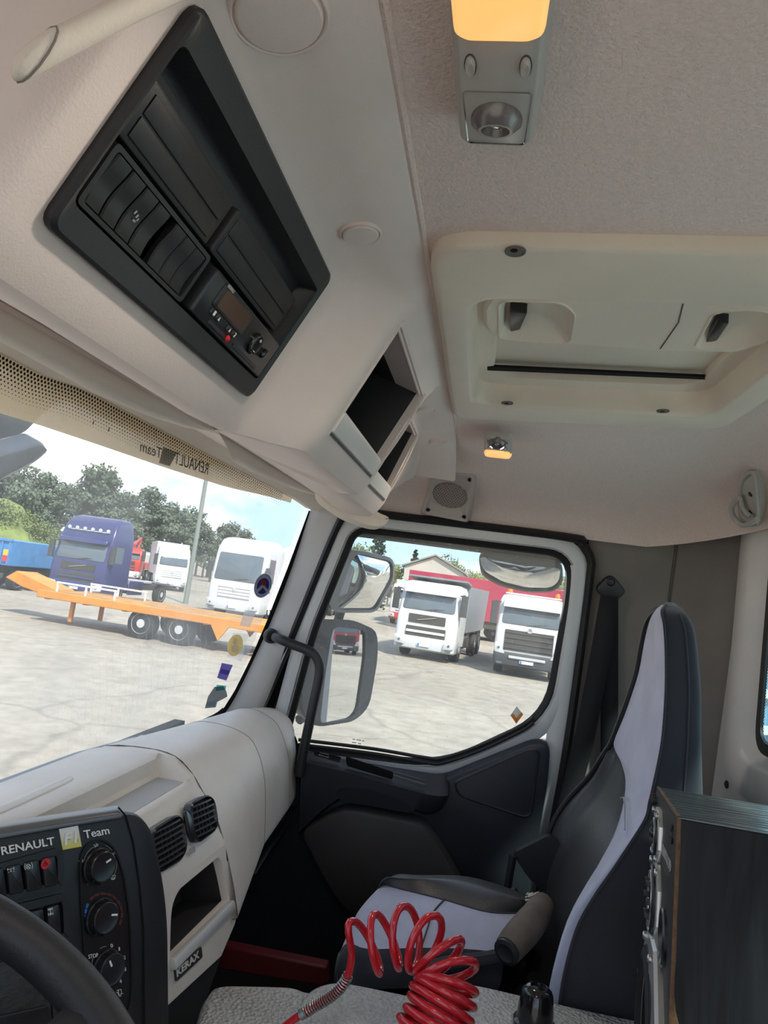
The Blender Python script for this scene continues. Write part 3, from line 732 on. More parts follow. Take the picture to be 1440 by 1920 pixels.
# storage bins: liners and their lips
def bin_(x0, x1, seam):
    s0 = sec((x0+x1)/2); T, Bt = s0[4], s0[9]
    dd = (Bt-T); n2 = V(0, dd.z, -dd.y).normalized()
    if n2.y > 0: n2 = -n2
    L_ = dd.length
    def q(X, s, d): return V(X, T.y, T.z)+dd.normalized()*s*L_+n2*d
    def r_(a, c, s, t, d): return [q(a, s, d), q(c, s, d), q(c, t, d), q(a, t, d)]
    out_ = r_(x0-.001, x1+.001, .0, 1.0, .0006); inn_ = r_(x0+.004, x1-.004, .04, .79, .0006)
    b = B(); b.grid([r_(x0-.001, x1+.001, .0, 1.0, -.004), out_, inn_, r_(x0+.005, x1-.005, .045, .785, -.010)], cu=True)
    o = b.build('bin_frame', CONS, con, smooth=0)
    b = B(); b.grid([r_(x0+.005, x1-.005, .045, .785, -.010), r_(x0+.012, x1-.012, .11, .80, -.085)], cu=True); b.face(r_(x0+.012, x1-.012, .11, .80, -.085))
    b.build('bin_liner', BLACK, con, smooth=0)
    b = B(); b.grid([[q(x0+.006, .048, -.0095), q(x1-.006, .048, -.0095)], [q(x0+.010, .075, -.045), q(x1-.010, .075, -.045)]])
    b.build('bin_roof', CONS, con, smooth=0, solid=.001)
    B().plate(fil(r_(x0+.001, x1-.001, .802, .965, .0006), .002, 2), n2, .002, .0008).build('bin_lip', MATS.get('bin_lip_grey') or mat('bin_lip_grey', (.78, .76, .73), .45), con)
    B().plate(r_(x0, x1, .972, .995, .0006), n2, .0008).build('bin_gap', GROOVE, con, smooth=0)
    B().tube(cat_rom([q(x1-.001, .0, .0005), q(x1+.003, .45, .0035), q(x1-.001, 1.0, .001)], 5), .0022, 8).build('bin_edge', CONS, con)
    B().tube([q(x0+.008, .052, -.004), q(x1-.008, .052, -.004)], .0022, 8).build('bin_edge', CONS, con)
bin_(.772, 1.062, 0); bin_(1.115, 1.34, 0)
b = B()
rnd = random.Random(3)
for k in range(16):
    x = .80+.22*k/16; p = V(x, .205+rnd.random()*.02, .176); b.tube([p, p+V(.02*rnd.random(), .02, .012*rnd.random()), p+V(.03, .01, .02*rnd.random())], .0016, 5)
b.build('cable_tangle', RUBBER, kind='stuff', label='tangle of thin black cable lying in the nearer overhead bin')
# blank caps
for px_, py_, r_ in ((524, 28, .0265), (676, 437, .0175), (796, 769, .0175), (821, 828, .0175)):
    for X in (0,):
        q = ray(px_, py_); lo, hi_ = .1, 3
        for i in range(50):
            m = (lo+hi_)/2; p = q*m; s = sec(min(1.59, max(-.3, p.x)))
            zz_ = s[1].z+(s[3].z-s[1].z)*(p.y-s[1].y)/(s[3].y-s[1].y) if p.y < s[3].y else s[3].z
            if p.z < zz_: lo = m
            else: hi_ = m
        p = q*lo; s = sec(min(1.59, p.x)); t = (s[3]-s[1]); n_ = V(0, t.z, -t.y).normalized(); n_ = -n_ if n_.z > 0 else n_
        B().lathe([(r_*1.13, -.003), (r_*1.10, .0016), (r_*1.05, .0026), (r_*1.015, .0020), (r_*1.0, .0004), (r_*.97, .0004), (r_*.945, .0030), (r_*.9, .0038), (r_*.5, .0044), (.001, .0045)], p, n_, 36).build('blank_cap', CONS, con, smooth=30)
# trim behind the console down to the glass, and the tip at the pillar
X_ = [-.36+i*2.20/32 for i in range(33)]
rows = []
for x in X_:
    z = TRIM(x); y = wsY(x, z)-.012
    rows.append([V(x, .40, .188), V(x, y-.16, z+.035), V(x, y-.07, z+.012), V(x, y-.02, z-.003), V(x, y+.008, z+.002), V(x, y+.02, z+.05)])
B().grid(rows).build('header_trim', VISOR, con, smooth=80, label='pale vinyl trim between the console and the windscreen')
tip = [atX(x, y, 1.60) for x, y in [(590, 905), (640, 915), (705, 965), (728, 972), (712, 993), (690, 993), (640, 975), (590, 940)]]
B().plate(fil(tip, .02, 3), V(-.8, -.5, .1), .03, .012).build('header_tip', VISOR, con)
# two visors folded up against the trim
def visor(name, label, up_px, lo_px_, Y0, Y1):
    n = 24; upc = resample([atY(x, y, Y0) for x, y in up_px], n); loc_ = resample([atY(x, y, Y1) for x, y in lo_px_], n); rows = []
    r = thing(name, label, 'sun visor', upc[n//2], 'sun visors folded up')
    for u, l in zip(upc, loc_):
        m = lerp(u, l, .5); rows.append([u+V(0, .02, .01), u+V(0, -.002, .0), lerp(u, l, .2)+V(0, -.010, -.008), m+V(0, -.012, -.010), lerp(u, l, .85)+V(0, -.008, -.007), l, l+V(0, .018, .008)])
    B().grid(rows).build('pad', VISOR, r, smooth=70)
    B().tube(upc, .004, 6).build('hinge_rod', CONS, r)
visor('sun_visor', 'pale folded sun visor under the console switches, its rounded end at the middle', [(-160, 478), (0, 572), (150, 657), (300, 745), (360, 780), (385, 793), (393, 796)], [(-160, 560), (0, 640), (120, 705), (178, 738), (260, 772), (340, 795), (393, 799)], .40, .43)
visor('sun_visor', 'pale folded sun visor near the passenger pillar, seen beyond the longer one', [(405, 806), (450, 832), (520, 876), (570, 905), (590, 916), (597, 921)], [(432, 862), (470, 884), (520, 905), (560, 918), (580, 923), (597, 923)], .42, .45)
# driver side grab bar at the top left
g = thing('roof_grab_bar', 'pale rounded grab bar crossing the top left corner under the roof', 'handle', atY(180, 70, .30))
pth = [PL(x, y, FP0+V(0, -.008, 0), nn) for x, y in [(38, 106), (80, 98), (150, 62), (255, 8), (350, -36), (440, -76)]]
b = B(); loops = []
for i, p in enumerate(cat_rom(pth, 5)):
    t = min(1, i/5); w = .0175*(.35+.65*math.sin(min(1, t)*PI/2)); loops.append([p + dv*w*math.cos(a)*.9 + nn*.005*math.sin(a)*(.5+.5*t) for a in [2*PI*k/14 for k in range(14)]])
b.loft(loops).build('bar', VISOR, g, smooth=60)
for i in (-3,): c_ = sum(loops[i], V())/14; B().tube([c_, c_+V(0, .012, .004), c_+V(0, .03, .012)], .008, 10).build('mount', VISOR, g)
B().tube([loops[4][k]+nn*.0002 for k in range(14)], .0006, 5, closed=True).build('end_groove', SIDEP, g)

# ------------------------------------------------------------------ roof hatch
hx = thing('roof_hatch', 'beige roof hatch frame with sliding cover and two recessed grips', 'hatch', (.95, -.14, zc(-.14)-.02))
def cp(x, y, d=0.0): p = V(x, y, zc(y)); return p-CEN*d
def crect(x0, x1, y0, y1, d, r, seg=6): return fil([cp(x0, y0, d), cp(x1, y0, d), cp(x1, y1, d), cp(x0, y1, d)], r, seg)
HO = [cp(.632, -.52), cp(1.262, -.345), cp(1.262, .078), cp(.628, .078)]
def hout(d, e): # outer outline, e inset
    return fil([cp(.628+e, -.50+e, d), cp(1.245-e, -.352+e, d), cp(1.258-e, .082-e, d), cp(.622+e, .070-e, d)], [.03, .05, .04, .05], 6)
def hin(d, e):
    return fil([cp(.742-e, -.318-e, d), cp(.93-e*.4, -.316-e, d), cp(1.165+e, -.312-e, d), cp(1.165+e, .058+e, d), cp(.738-e, .056+e, d)], [.02, .02, .045, .04, .05], 6)
def hout2(d, e): # same count as the inner outline
    return fil([cp(.628+e, -.368+e, d), cp(.95, -.366+e, d), cp(1.248-e, -.360+e, d), cp(1.262-e, .098-e, d), cp(.622+e, .094-e, d)], [.03, .03, .05, .04, .05], 6)
b = B(); b.grid([hout2(-.004, 0), hout2(.011, 0), hout2(.015, .003), hout2(.016, .008), hin(.016, .008), hin(.0145, .003), hin(.009, 0), hin(-.060, -.010)], cu=True)
b.build('frame', HATCH, hx, smooth=50)
deep = hin(-.055, -.012)
# stepped inner ledge and the cover sitting above it
b = B(); b.grid([hin(-.022, -.004), hin(-.026, -.028), hin(-.05, -.032)], cu=True); b.build('inner_ledge', HATCH, hx, smooth=50)
def cq(px_, py_, d): return atC(px_, py_, d)
cov = fil([cq(904, 520, -.045), cq(1500, 500, -.045), cq(1500, 640, -.045), cq(1322, 703, -.045), cq(908, 684, -.045)], .008, 3)
cov = fil([cp(.72, .060, -.048), cp(.72, -.33, -.048), cp(1.05, -.33, -.048), cp(1.095, -.31, -.048), cp(1.10, .060, -.048)], .01, 3)
COVR = B().plate(cov, -CEN, .012, .004).build('cover', HATCH, hx)
B().box(cp(.95, -.13, -.075), (.56, .46, .02)).build('cover_back', BLKDEEP, hx)
# raised panel with two grip cups
POFF = -.012
pan_px = [(906, 580), (925, 552), (1010, 553), (1200, 562), (1290, 567), (1470, 578), (1460, 640), (1380, 662), (1240, 660), (1060, 645), (930, 636), (908, 612)]
pn = fil([atC(x, y, POFF) for x, y in pan_px], .01, 3)
from mathutils.geometry import tessellate_polygon
def fillholes(b, loops):
    tri = tessellate_polygon([[Vector(p) for p in l] for l in loops]); k = len(b.v)
    flat = [p for l in loops for p in l]
    b.v += [Vector(p) for p in flat]; b.f += [[k+i for i in t] for t in tri]; return b
c1_ = fil([atC(x, y, POFF) for x, y in [(938, 564), (1052, 567), (1076, 588), (1067, 641), (1000, 638), (938, 633)]], .014, 5)
c2_ = fil([atC(x, y, POFF) for x, y in [(1340, 586), (1412, 580), (1450, 588), (1436, 640), (1380, 650), (1304, 652)]], .014, 5)
b = B(); fillholes(b, [inset(pn, .004, CEN), c1_, c2_]); b.grid([[p-CEN*-.0 for p in inset(pn, .004, CEN)], [p+CEN*.004 for p in pn], [p+CEN*.022 for p in pn]], cu=True)
b.build('cover_panel', HATCH, hx, smooth=30)
B().tube([atC(1281, 568, POFF+.0005), atC(1272, 605, POFF+.0005), atC(1238, 654, POFF+.0005)], .0008, 5).build('panel_seam', GROOVE, hx)
def cup(o, hole_px, shaft):
    h0 = atC(*hole_px, POFF)
    dp_ = [lerp(p, h0, .42)+CEN*.020 for p in o]; ex_ = [p-CEN*.002 for p in inset(o, -.002, CEN)]
    b = B(); b.grid([[p+CEN*.001 for p in inset(o, -.004, CEN)], ex_, o, [p+CEN*.003 for p in inset(o, .002, CEN)], dp_], cu=True); b.f.append([b.P(p) for p in dp_])
    q = b.build('grip_cup', HATCH, hx, smooth=60)
    B().plate(fil([atC(x, y, POFF-.017) for x, y in shaft], .003, 2), -CEN, .012, .001).build('catch', BLKSAT, q)
cup(c1_, (962, 588), [(957, 566), (990, 569), (976, 602), (958, 606)])
cup(c2_, (1352, 600), [(1345, 586), (1368, 588), (1345, 622), (1322, 628)])
B().plate([atC(x, y, -.028) for x, y in [(914, 683), (1322, 702), (1322, 707), (914, 690)]], -CEN, .004).build('gap_seal', BLKDEEP, hx)
for x, y, big in ((966, 472, 1), (951, 756, 0), (1243, 771, 0)):
    p = atC(x, y, .0162); B().lathe([(.0098, -.001), (.0096, .0007), (.0080, .0009), (.0076, .0002), (.0001, .0002)], p, -CEN, 20).build('screw_recess', MATS.get('recess_shade_brown') or mat('recess_shade_brown', (.16, .14, .12), .8), hx, smooth=30)  # nearly flat disc, its dark colour stands in for shade in the recess
    B().lathe([(.0036, .0), (.0034, .0007), (.0001, .0008)], p+V(0, .0012, 0)+(V(-.003, 0, 0) if big else V()), -CEN, 10).build('screw', BLKDEEP, hx)

# ------------------------------------------------------------------ roof lamps
LAMP_W = .45
def lamp(name, label, x0, x1, hw, lens_first, c_y, z_of, nrm, ax):
    """housing from x0 to x1; lens at the x0 end when lens_first"""
    r = thing(name, label, 'lamp', (x0 if lens_first else x1, c_y, z_of(x0, c_y)), 'roof reading lamps')
    return r
def lampbuild(r, P):        # P(u, v, h): u along 0..1 lens->spot, v across -1..1, h down
    L_ = lambda u0, u1, v, h, rr=.008: fil([P(u0, -v, h), P(u1, -v*.93, h), P(u1, v*.93, h), P(u0, v, h)], rr, 5)
    o0 = L_(0, 1, 1, -.002); o1 = L_(0, 1, .97, .012); o2 = L_(.01, .99, .90, .020); o3 = L_(.02, .98, .80, .0225)
    b = B(); b.loft([o0, o1, o2, o3]); b.build('housing', LAMPG, r, smooth=45)
    b = B(); b.loft([L_(.0, .40, 1.005, .0), L_(.0, .40, .98, .0135), L_(.008, .395, .90, .0225), L_(.02, .39, .80, .0245)]); b.build('lens', AMBER, r, smooth=45)
    ld = bpy.data.lights.new('reading_light', 'AREA'); ld.shape = 'DISK'; ld.size = .05; ld.energy = LAMP_W; ld.color = (1, .90, .78); lo_ = bpy.data.objects.new('reading_light', ld); scene.collection.objects.link(lo_); lo_.parent = r; q_ = P(.5, 0, .034); lo_.location = V(q_.x*U, q_.y*U, q_.z*U+H)-r.location; lo_.rotation_euler = (P(.5, 0, 0)-P(.5, 0, .03)).to_track_quat('Z', 'Y').to_euler()
    for s in (-1, 1):
        c = P(.52, s*.55, .0225); ux = (P(.6, 0, 0)-P(.5, 0, 0)).normalized(); nrm_ = (P(.5, 0, .02)-P(.5, 0, 0)).normalized()
        B().lathe([(.0092, -.001), (.0090, .0004), (.0001, .0005)], c, nrm_, 18, sc=.42, u=ux).build('button_gap', GROOVE, r)
        B().lathe([(.0078, -.001), (.0078, .0018), (.0058, .0034), (.002, .0026), (.0001, .0024)], c, nrm_, 18, sc=.40, u=ux).build('push_button', LAMPG, r)
    b = B(); w0 = [P(.655, -.74, .0232), P(.655, .74, .0232), P(.97, .66, .0232), P(.97, -.66, .0232)]; w1 = [P(.70, -.55, .013), P(.70, .55, .013), P(.95, .55, .020), P(.95, -.55, .020)]
    b.grid([fil(w0, .003, 3), fil(w1, .006, 3)], cu=True); b.f.append([b.P(p) for p in fil(w1, .006, 3)]); b.build('reflector_well', CHROME, r, smooth=30)
    c = P(.815, 0, .017); nrm_ = (P(.5, 0, .02)-P(.5, 0, 0)).normalized(); ux = (P(.5, .5, 0)-P(.5, 0, 0)).normalized()
    B().lathe([(.0175, -.004), (.0178, .002), (.0165, .008), (.0115, .0125), (.0095, .0125), (.0085, .007), (.006, .004), (.0001, .006)], c, (nrm_+(P(.6, 0, 0)-P(.5, 0, 0)).normalized()*.25), 28).build('spot_eyeball', mat('spot_grey', (.22, .20, .20), .25, .3), r)
    B().ell(c+nrm_*.0065, (.0062, .0062, .004), 14, 8).build('spot_bulb', CHROME, r)
    for s in (-1, 1): B().box(c+ux*s*.018+nrm_*.003, (.006, .004, .004)).build('pivot', mat('pivot_grey', (.25, .24, .23), .4), r, bevel=.001)
l1 = lamp('roof_lamp', 'roof lamp with amber lens at the top edge, near the camera', .30, .467, .029, True, .030, lambda x, y: zc(y), None, None)
lampbuild(l1, lambda u, v, h: V(.305+(.467-.305)*u, .031+.0295*v, zc(.031)-h))
# far lamp: on the rolled part of the lining, lens towards the door
pA, pB = atX(934, 811, 1.405), atX(934, 849, 1.515); pA = V(1.40, .0185, zc(0)-.006); pB = V(1.50, .018, zc(0)-.026)
pA = atZ(934, 811, .318); pB = atZ(934, 848, .300)
ax_ = (pA-pB); cr_ = V(0, 1, 0); dn = ax_.cross(cr_).normalized(); dn = -dn if dn.z > 0 else dn
l2 = thing('roof_lamp', 'small roof lamp with amber lens beside the door side of the headliner', 'lamp', pB, 'roof reading lamps')
lampbuild(l2, lambda u, v, h: pB+ax_*u+cr_*.0285*v+dn*h*.55)

# ------------------------------------------------------------------ loudspeaker grille in the headliner
gs = [atX(815, 868, 1.66), atX(895, 884, 1.66), atX(882, 978, 1.80), atX(789, 960, 1.80)]
gn = (gs[1]-gs[0]).cross(gs[3]-gs[0]).normalized(); gn = -gn if gn.dot(gs[0]) > 0 else gn
gc = sum(gs, V())/4; gu = (gs[1]+gs[2]-gs[0]-gs[3]).normalized(); gv = (gs[3]+gs[2]-gs[0]-gs[1]).normalized()
r = thing('speaker_grille', 'grey square loudspeaker grille in the headliner above the door', 'grille', gc)
gp_ = mat('grille_grey', (.52, .46, .43), .6)
b = B(); oo = fil(gs, .014, 5); b.grid([[p-gn*.03 for p in oo], oo, [p+gn*.010 for p in inset(oo, .004, gn)], [p+gn*.013 for p in inset(oo, .009, gn)], [p+gn*.009 for p in inset(oo, .015, gn)]], cu=True)
ii = [p+gn*.009 for p in inset(oo, .015, gn)]; b.f.append([b.P(p) for p in ii]); b.build('frame', gp_, r, smooth=40)
R_ = .5*min((gs[1]-gs[0]).length, (gs[3]-gs[0]).length)*.84
B().disc(gc+gn*.0095, gn, R_, 32).build('cloth', mat('grille_cloth', (.24, .20, .185), .9), r, smooth=0)
b = B(); st_ = R_/6.2
for i in range(-8, 9):
    for j in range(-8, 9):
        x = (i+(.5 if j % 2 else 0))*st_*1.0; y = j*st_*.866
        if math.hypot(x, y) > R_-st_*.45: continue
        c = gc+gu*x+gv*y+gn*.0098
        hx_ = [c+(gu*math.cos(PI/6+k*PI/3)+gv*math.sin(PI/6+k*PI/3))*st_*.56 for k in range(6)]; hi_ = [c+(p-c)*.80+gn*.0008 for p in hx_]
        b.grid([hx_, [p+gn*.0018 for p in hx_], [p+gn*.0010 for p in hi_]], cu=True)
b.build('honeycomb', gp_, r, kind='stuff', smooth=0)
for q in ((.13, .12), (.87, .12), (.13, .86), (.87, .86)):
    p = lerp(lerp(gs[0], gs[1], q[0]), lerp(gs[3], gs[2], q[0]), q[1])+gn*.010
    B().lathe([(.0055, 0), (.0055, .002), (.003, .002), (.0028, .0006), (.0001, .0005)], p, gn, 12).build('screw', BLKSAT, r)

# ------------------------------------------------------------------ coat hook by the rear window
r = thing('coat_hook', 'pale plastic coat hook plate with loop beside the rear window', 'hook', atY(1405, 930, -.575))
HN = (V(1.576, -.54, .233)-V(1.49, -.483, .32)).cross(V(1.606, -.516, .262)-V(1.49, -.483, .32)).normalized(); HN = -HN if HN.dot(V(1.5, -.5, .3)) > 0 else HN
HP0 = V(1.552, -.512, .289)+HN*.012
def atH(px, py, off=0.0): return PL(px, py, HP0+HN*off, HN)
pl_ = fil([atH(x, y) for x, y in [(1386, 905), (1400, 884), (1416, 882), (1422, 920), (1423, 985), (1400, 990), (1386, 975)]], .008, 4)
HK = mat('hook_plastic', (.50, .475, .44), .4)
b = B().plate([p-HN*.03 for p in pl_], HN, .034, .004); b.build('back_plate', HK, r)
rim = cat_rom([atH(x, y, .005) for x, y in [(1388, 930), (1390, 903), (1402, 888), (1415, 890), (1420, 930), (1421, 968), (1405, 976), (1390, 962)]], 4, closed=True)
B().tube(rim, .0045, 8, closed=True).build('rim', HK, r)
B().tube(cat_rom([atH(x, y, .016) for x, y in [(1387, 934), (1378, 940), (1372, 952), (1375, 968), (1388, 982), (1400, 984), (1420, 974)]], 5), .0055, 10).build('hook', HK, r)
B().tube(cat_rom([atH(x, y, .013) for x, y in [(1388, 935), (1392, 950), (1400, 962), (1408, 968)]], 5), .005, 10).build('hook_arm', HK, r)
for x, y in ((1407, 927), (1407, 961)): B().lathe([(.006, 0), (.004, .002), (.0001, .001)], atH(x, y, .004), HN, 12).build('screw', BLKSAT, r)
# ================================================================== dashboard
dash = thing('dashboard', 'grey moulded dashboard with tray, round air vents and open glove compartment', 'dashboard', (1.2, .5, -.62))
SEC = {
 1.2: [(.66, -.40), (.655, -.37), (.62, -.342), (.54, -.333), (.49, -.338), (.456, -.360), (.43, -.388), (.405, -.416), (.373, -.477), (.341, -.560), (.346, -.578), (.42, -.60)],
 1.5: [(.615, -.40), (.61, -.365), (.585, -.346), (.55, -.340), (.50, -.343), (.456, -.357), (.432, -.384), (.418, -.412), (.405, -.455), (.391, -.550), (.395, -.566), (.45, -.585)],
 1.75: [(.585, -.40), (.58, -.365), (.57, -.352), (.54, -.347), (.51, -.352), (.472, -.369), (.452, -.394), (.438, -.42), (.424, -.455), (.408, -.552), (.412, -.568), (.45, -.585)],
 1.85: [(.555, -.40), (.55, -.372), (.54, -.360), (.515, -.356), (.49, -.360), (.462, -.376), (.447, -.40), (.440, -.425), (.432, -.455), (.417, -.548), (.421, -.570), (.45, -.585)],
 1.875: [(.54, -.41), (.53, -.40), (.52, -.388), (.505, -.384), (.49, -.386), (.472, -.396), (.462, -.412), (.456, -.432), (.45, -.455), (.438, -.540), (.44, -.558), (.46, -.575)]}
def dsec(X):
    ks = sorted(SEC)
    for a, c in zip(ks, ks[1:]):
        if a <= X <= c:
            t = (X-a)/(c-a); return [V(X, y0*(1-t)+y1*t, z0*(1-t)+z1*t) for (y0, z0), (y1, z1) in zip(SEC[a], SEC[c])]
def rs(p): return cat_rom(p, 3)
rows = [rs(dsec(x)) for x in (1.2, 1.27, 1.35, 1.42, 1.5, 1.56, 1.62, 1.69, 1.75, 1.80, 1.83, 1.85, 1.863, 1.875)]
b = B().grid(rows); b.face(rows[-1])
b.build('passenger_side', DASH, dash, smooth=60)
for X in (1.2, 1.5, 1.75):
    c = rs(dsec(X))[4:-3]; off = [p+V(-.0004, 0, 0) for p in c]
    B().tube(off, .0007, 6).build('seam', GROOVE, dash, smooth=0)
B().tube(cat_rom([atW(x, y, .03) for x, y in [(420, 1331), (402, 1344), (352, 1366), (300, 1387), (225, 1416), (150, 1442), (75, 1467), (0, 1493), (-80, 1520)]], 3), .0065, 8).build('windscreen_gasket', BLKDEEP, dash)
# left part of the top with the sunken tray
def lsec(X, tray=True):
    return [V(p.x, max(p.y, .455+.477*(.85-X)) if X < .93 else p.y, p.z) for p in lsec0(X, tray)]
def lsec0(X, tray=True):
    k = max(0, min(1, (X-.9)/.3))
    if tray: return [V(X, y, z) for y, z in [(.67, -.40), (.665, -.37), (.63, -.343), (.58, -.336), (.520, -.336), (.512, -.340), (.508, -.362), (.500, -.366), (.47, -.367), (.452, -.366), (.44, -.372+.004*(1-k)), (.43, -.388+.014*(1-k))]]
    return [V(X, y, z) for y, z in [(.66, -.40), (.655, -.37), (.62, -.342), (.57, -.335), (.53, -.333), (.515, -.334), (.508, -.335), (.49, -.338), (.47, -.350), (.452, -.363), (.44, -.378), (.43, -.388)]]
rows = [lsec(x) for x in (.25, .5, .7, .8, .88, .94, 1.0, 1.1, 1.165, 1.172)]+[lsec(1.186, False), lsec(1.2, False)]
B().grid(rows).build('top', DASH, dash, smooth=32)
B().grid([[V(x, .499, -.3655), V(x, max(.453, .456+.477*(.85-x)), -.3655)] for x in (.77, .85, 1.0, 1.162)]).build('tray_mat', TRAYM, dash)
B().plate(fil([atZ(x, y, -.338) for x, y in [(-40, 1530), (0, 1512), (130, 1457), (140, 1462), (130, 1470), (-10, 1535)]], .02, 3), (0, 0, 1), .004, .002).build('demister_slot', DASH, dash)
# rear face round the vents
fr = [(.94, [(.43, -.376), (.418, -.384), (.410, -.397), (.401, -.420), (.393, -.440), (.3885, -.458)]), (1.2, [(.43, -.388), (.418, -.400), (.408, -.414), (.396, -.436), (.386, -.450), (.3778, -.463)])]
rows = []
for i in range(8):
    t = i/7; rows.append([lerp(V(fr[0][0], *p), V(fr[1][0], *q), t) for p, q in zip(fr[0][1], fr[1][1])])
B().grid(rows).build('vent_surround', DASH, dash, smooth=60)
GPN = V(-.048, -.97, .239).normalized(); GP0 = V(.96, .386, -.468)
def G_(px, py, off=0.0): return PL(px, py, GP0+GPN*off, GPN)
from mathutils.geometry import tessellate_polygon
def fillholes(b, loops):
    tri = tessellate_polygon([[Vector(p) for p in l] for l in loops]); k = len(b.v)
    flat = [p for l in loops for p in l]
    b.v += [Vector(p) for p in flat]; b.f += [[k+i for i in t] for t in tri]; return b
outl = [V(.94, .3885, -.458), V(1.2, .3778, -.463), G_(425, 1612), G_(437, 1655), G_(446, 1702), G_(441, 1730), G_(415, 1792), G_(292, 1906), V(.935, .36, -.58)]
op = fil([G_(x, y) for x, y in [(335, 1668), (412, 1604), (421, 1640), (431, 1690), (318, 1806), (321, 1700)]], [.012, .012, .01, .006, .006, .02], 4)
b = B(); fillholes(b, [outl, op]); b.grid([op, [p-GPN*.004 for p in inset(op, .003, GPN)], [p-GPN*.012 for p in inset(op, .004, GPN)]], cu=True); b.grid([outl, [p-GPN*.02 for p in outl]], cu=True)
b.build('glovebox_front', DASH, dash, smooth=30)
dp = [p-GPN*.08 for p in inset(op, .008, GPN)]; b = B(); b.face(dp); b.grid([dp, [p-GPN*.011 for p in inset(op, .0035, GPN)]], cu=True); b.build('glovebox_liner', mat('liner_dark', (.028, .026, .027), .6), dash, smooth=0)
lp = fil([G_(x, y) for x, y in [(317, 1797), (318, 1821), (434, 1704), (430, 1687)]], .004, 3)
B().plate(lp, GPN, .010, .003).build('glovebox_lip', SILV, dash)
bp_ = fil([G_(x, y) for x, y in [(325, 1816), (375, 1774), (377, 1795), (328, 1841)]], .003, 3)
bd = B().plate(bp_, GPN, .003, .001).build('badge', PLATEM, dash)
b = B(); b.text('KERAX', G_(331, 1832, .0035), G_(373, 1795, .0035), G_(329.5, 1818, .0035), bold=.03); b.build('lettering', mat('badge_silver', (.62, .60, .57), .4), bd, smooth=0)
# two slatted vents and the thumb wheel
VN = V(-.05, -.93, .37).normalized(); VP0 = V(1.07, .3985, -.415)
def P_(px, py, off=0.0): return PL(px, py, VP0+VN*off, VN)
def vent(outline, top, bot, nsl):
    o = fil([P_(x, y, .004) for x, y in outline], [.012]*len(outline), 5); o = resample(o+[o[0]], 41)[:-1]
    f = B(); f.grid([[p-VN*.012 for p in o], [p+VN*.0 for p in o], [p+VN*.002 for p in inset(o, .0025, VN)], [p-VN*.004 for p in inset(o, .005, VN)]], cu=True)
    fo = f.build('vent_frame', BLKSAT, dash, smooth=40)
    bk = [p-VN*.0035 for p in inset(o, .004, VN)]; b = B(); b.f.append([b.P(p) for p in bk]); b.build('vent_shade_sheet', BLKDEEP, fo, smooth=0)  # flat dark sheet stands in for the shade inside the vent
    ce = sum(o, V())/len(o); inn = inset(o, .005, VN)
    au = (P_(*top[1])-P_(*top[0])).normalized(); av = VN.cross(au).normalized()
    ext = [((p-ce).dot(av)) for p in inn]; v0, v1 = min(ext), max(ext)
    for k in range(nsl):
        v = v0+(v1-v0)*(k+.5)/nsl; xs_ = []
        for p, q in zip(inn, inn[1:]+inn[:1]):
            a, c = (p-ce).dot(av)-v, (q-ce).dot(av)-v
            if a*c < 0: xs_.append((lerp(p, q, a/(a-c))-ce).dot(au))
        if len(xs_) < 2: continue
        x0, x1 = min(xs_)-.001, max(xs_)+.001; n = 6; row = []
        for i in range(n+1):
            x = x0+(x1-x0)*i/n; bow = .002*(1-(2*i/n-1)**2); c = ce+au*x+av*v+VN*(.001+bow); row.append([c-av*.0012-VN*.004, c-av*.0014, c+av*.0012, c+av*.0016-VN*.004])
        B().loft(row).build('vent_slat', MATS.get('vent_slat_grey') or mat('vent_slat_grey', (.045, .045, .047), .3), fo, smooth=30)
    for k in range(4):
        x = (k-1.5)*.012; B().box(ce+au*x-VN*.002, (.0015, .0015, (v1-v0)*.9), Matrix((au, VN, av)).transposed()).build('vane', BLACK, fo, smooth=0)
vent([(284, 1556), (332, 1526), (345, 1536), (352, 1590), (342, 1612), (300, 1638), (288, 1622)], ((290, 1575), (345, 1545)), None, 7)
vent([(356, 1506), (388, 1489), (402, 1497), (410, 1545), (404, 1558), (372, 1582), (361, 1560)], ((360, 1520), (405, 1500)), None, 6)
tw = [P_(x, y, .004) for x, y in [(342, 1519), (352, 1524), (360, 1548), (362, 1575), (357, 1583), (348, 1560)]]
B().plate(fil(tw, .01, 4), VN, .004, .0015).build('vent_wheel', BLKSAT, dash)
B().plate(fil([P_(x, y, .003) for x, y in [(354, 1592), (364, 1586), (366, 1597), (357, 1602)]], .002, 3), VN, .001).build('vent_mark', mat('vent_mark_grey', (.32, .34, .37), .5), dash)
# end vent by the door and small switch
ev = fil([V(1.851, 0, 0)*0+atX(x, y, 1.853) for x, y in [(531, 1366), (541, 1368), (552, 1392), (555, 1435), (549, 1447), (541, 1425)]], .012, 4)
en = (dsec(1.85)[8]-dsec(1.75)[8]).cross(V(0, .2, 1)).normalized(); en = -en if en.y > 0 else en
b = B().plate(ev, (-.2, -1, .2), .012, .002); b.build('end_vent', BLKDEEP, dash)
for k in range(3):
    f = [.25, .5, .75][k]; b = B().tube([lerp(atX(532, 1368, 1.842), atX(541, 1425, 1.842), f), lerp(atX(545, 1372, 1.842), atX(552, 1440, 1.842), f)], .002, 6).build('end_vent_slat', BLACK, dash)
B().plate(fil([atX(x, y, 1.852) for x, y in [(547, 1452), (556, 1449), (557, 1460), (548, 1463)]], .003, 3), (-.2, -1, .1), .010, .002).build('end_switch', BLKSAT, dash)
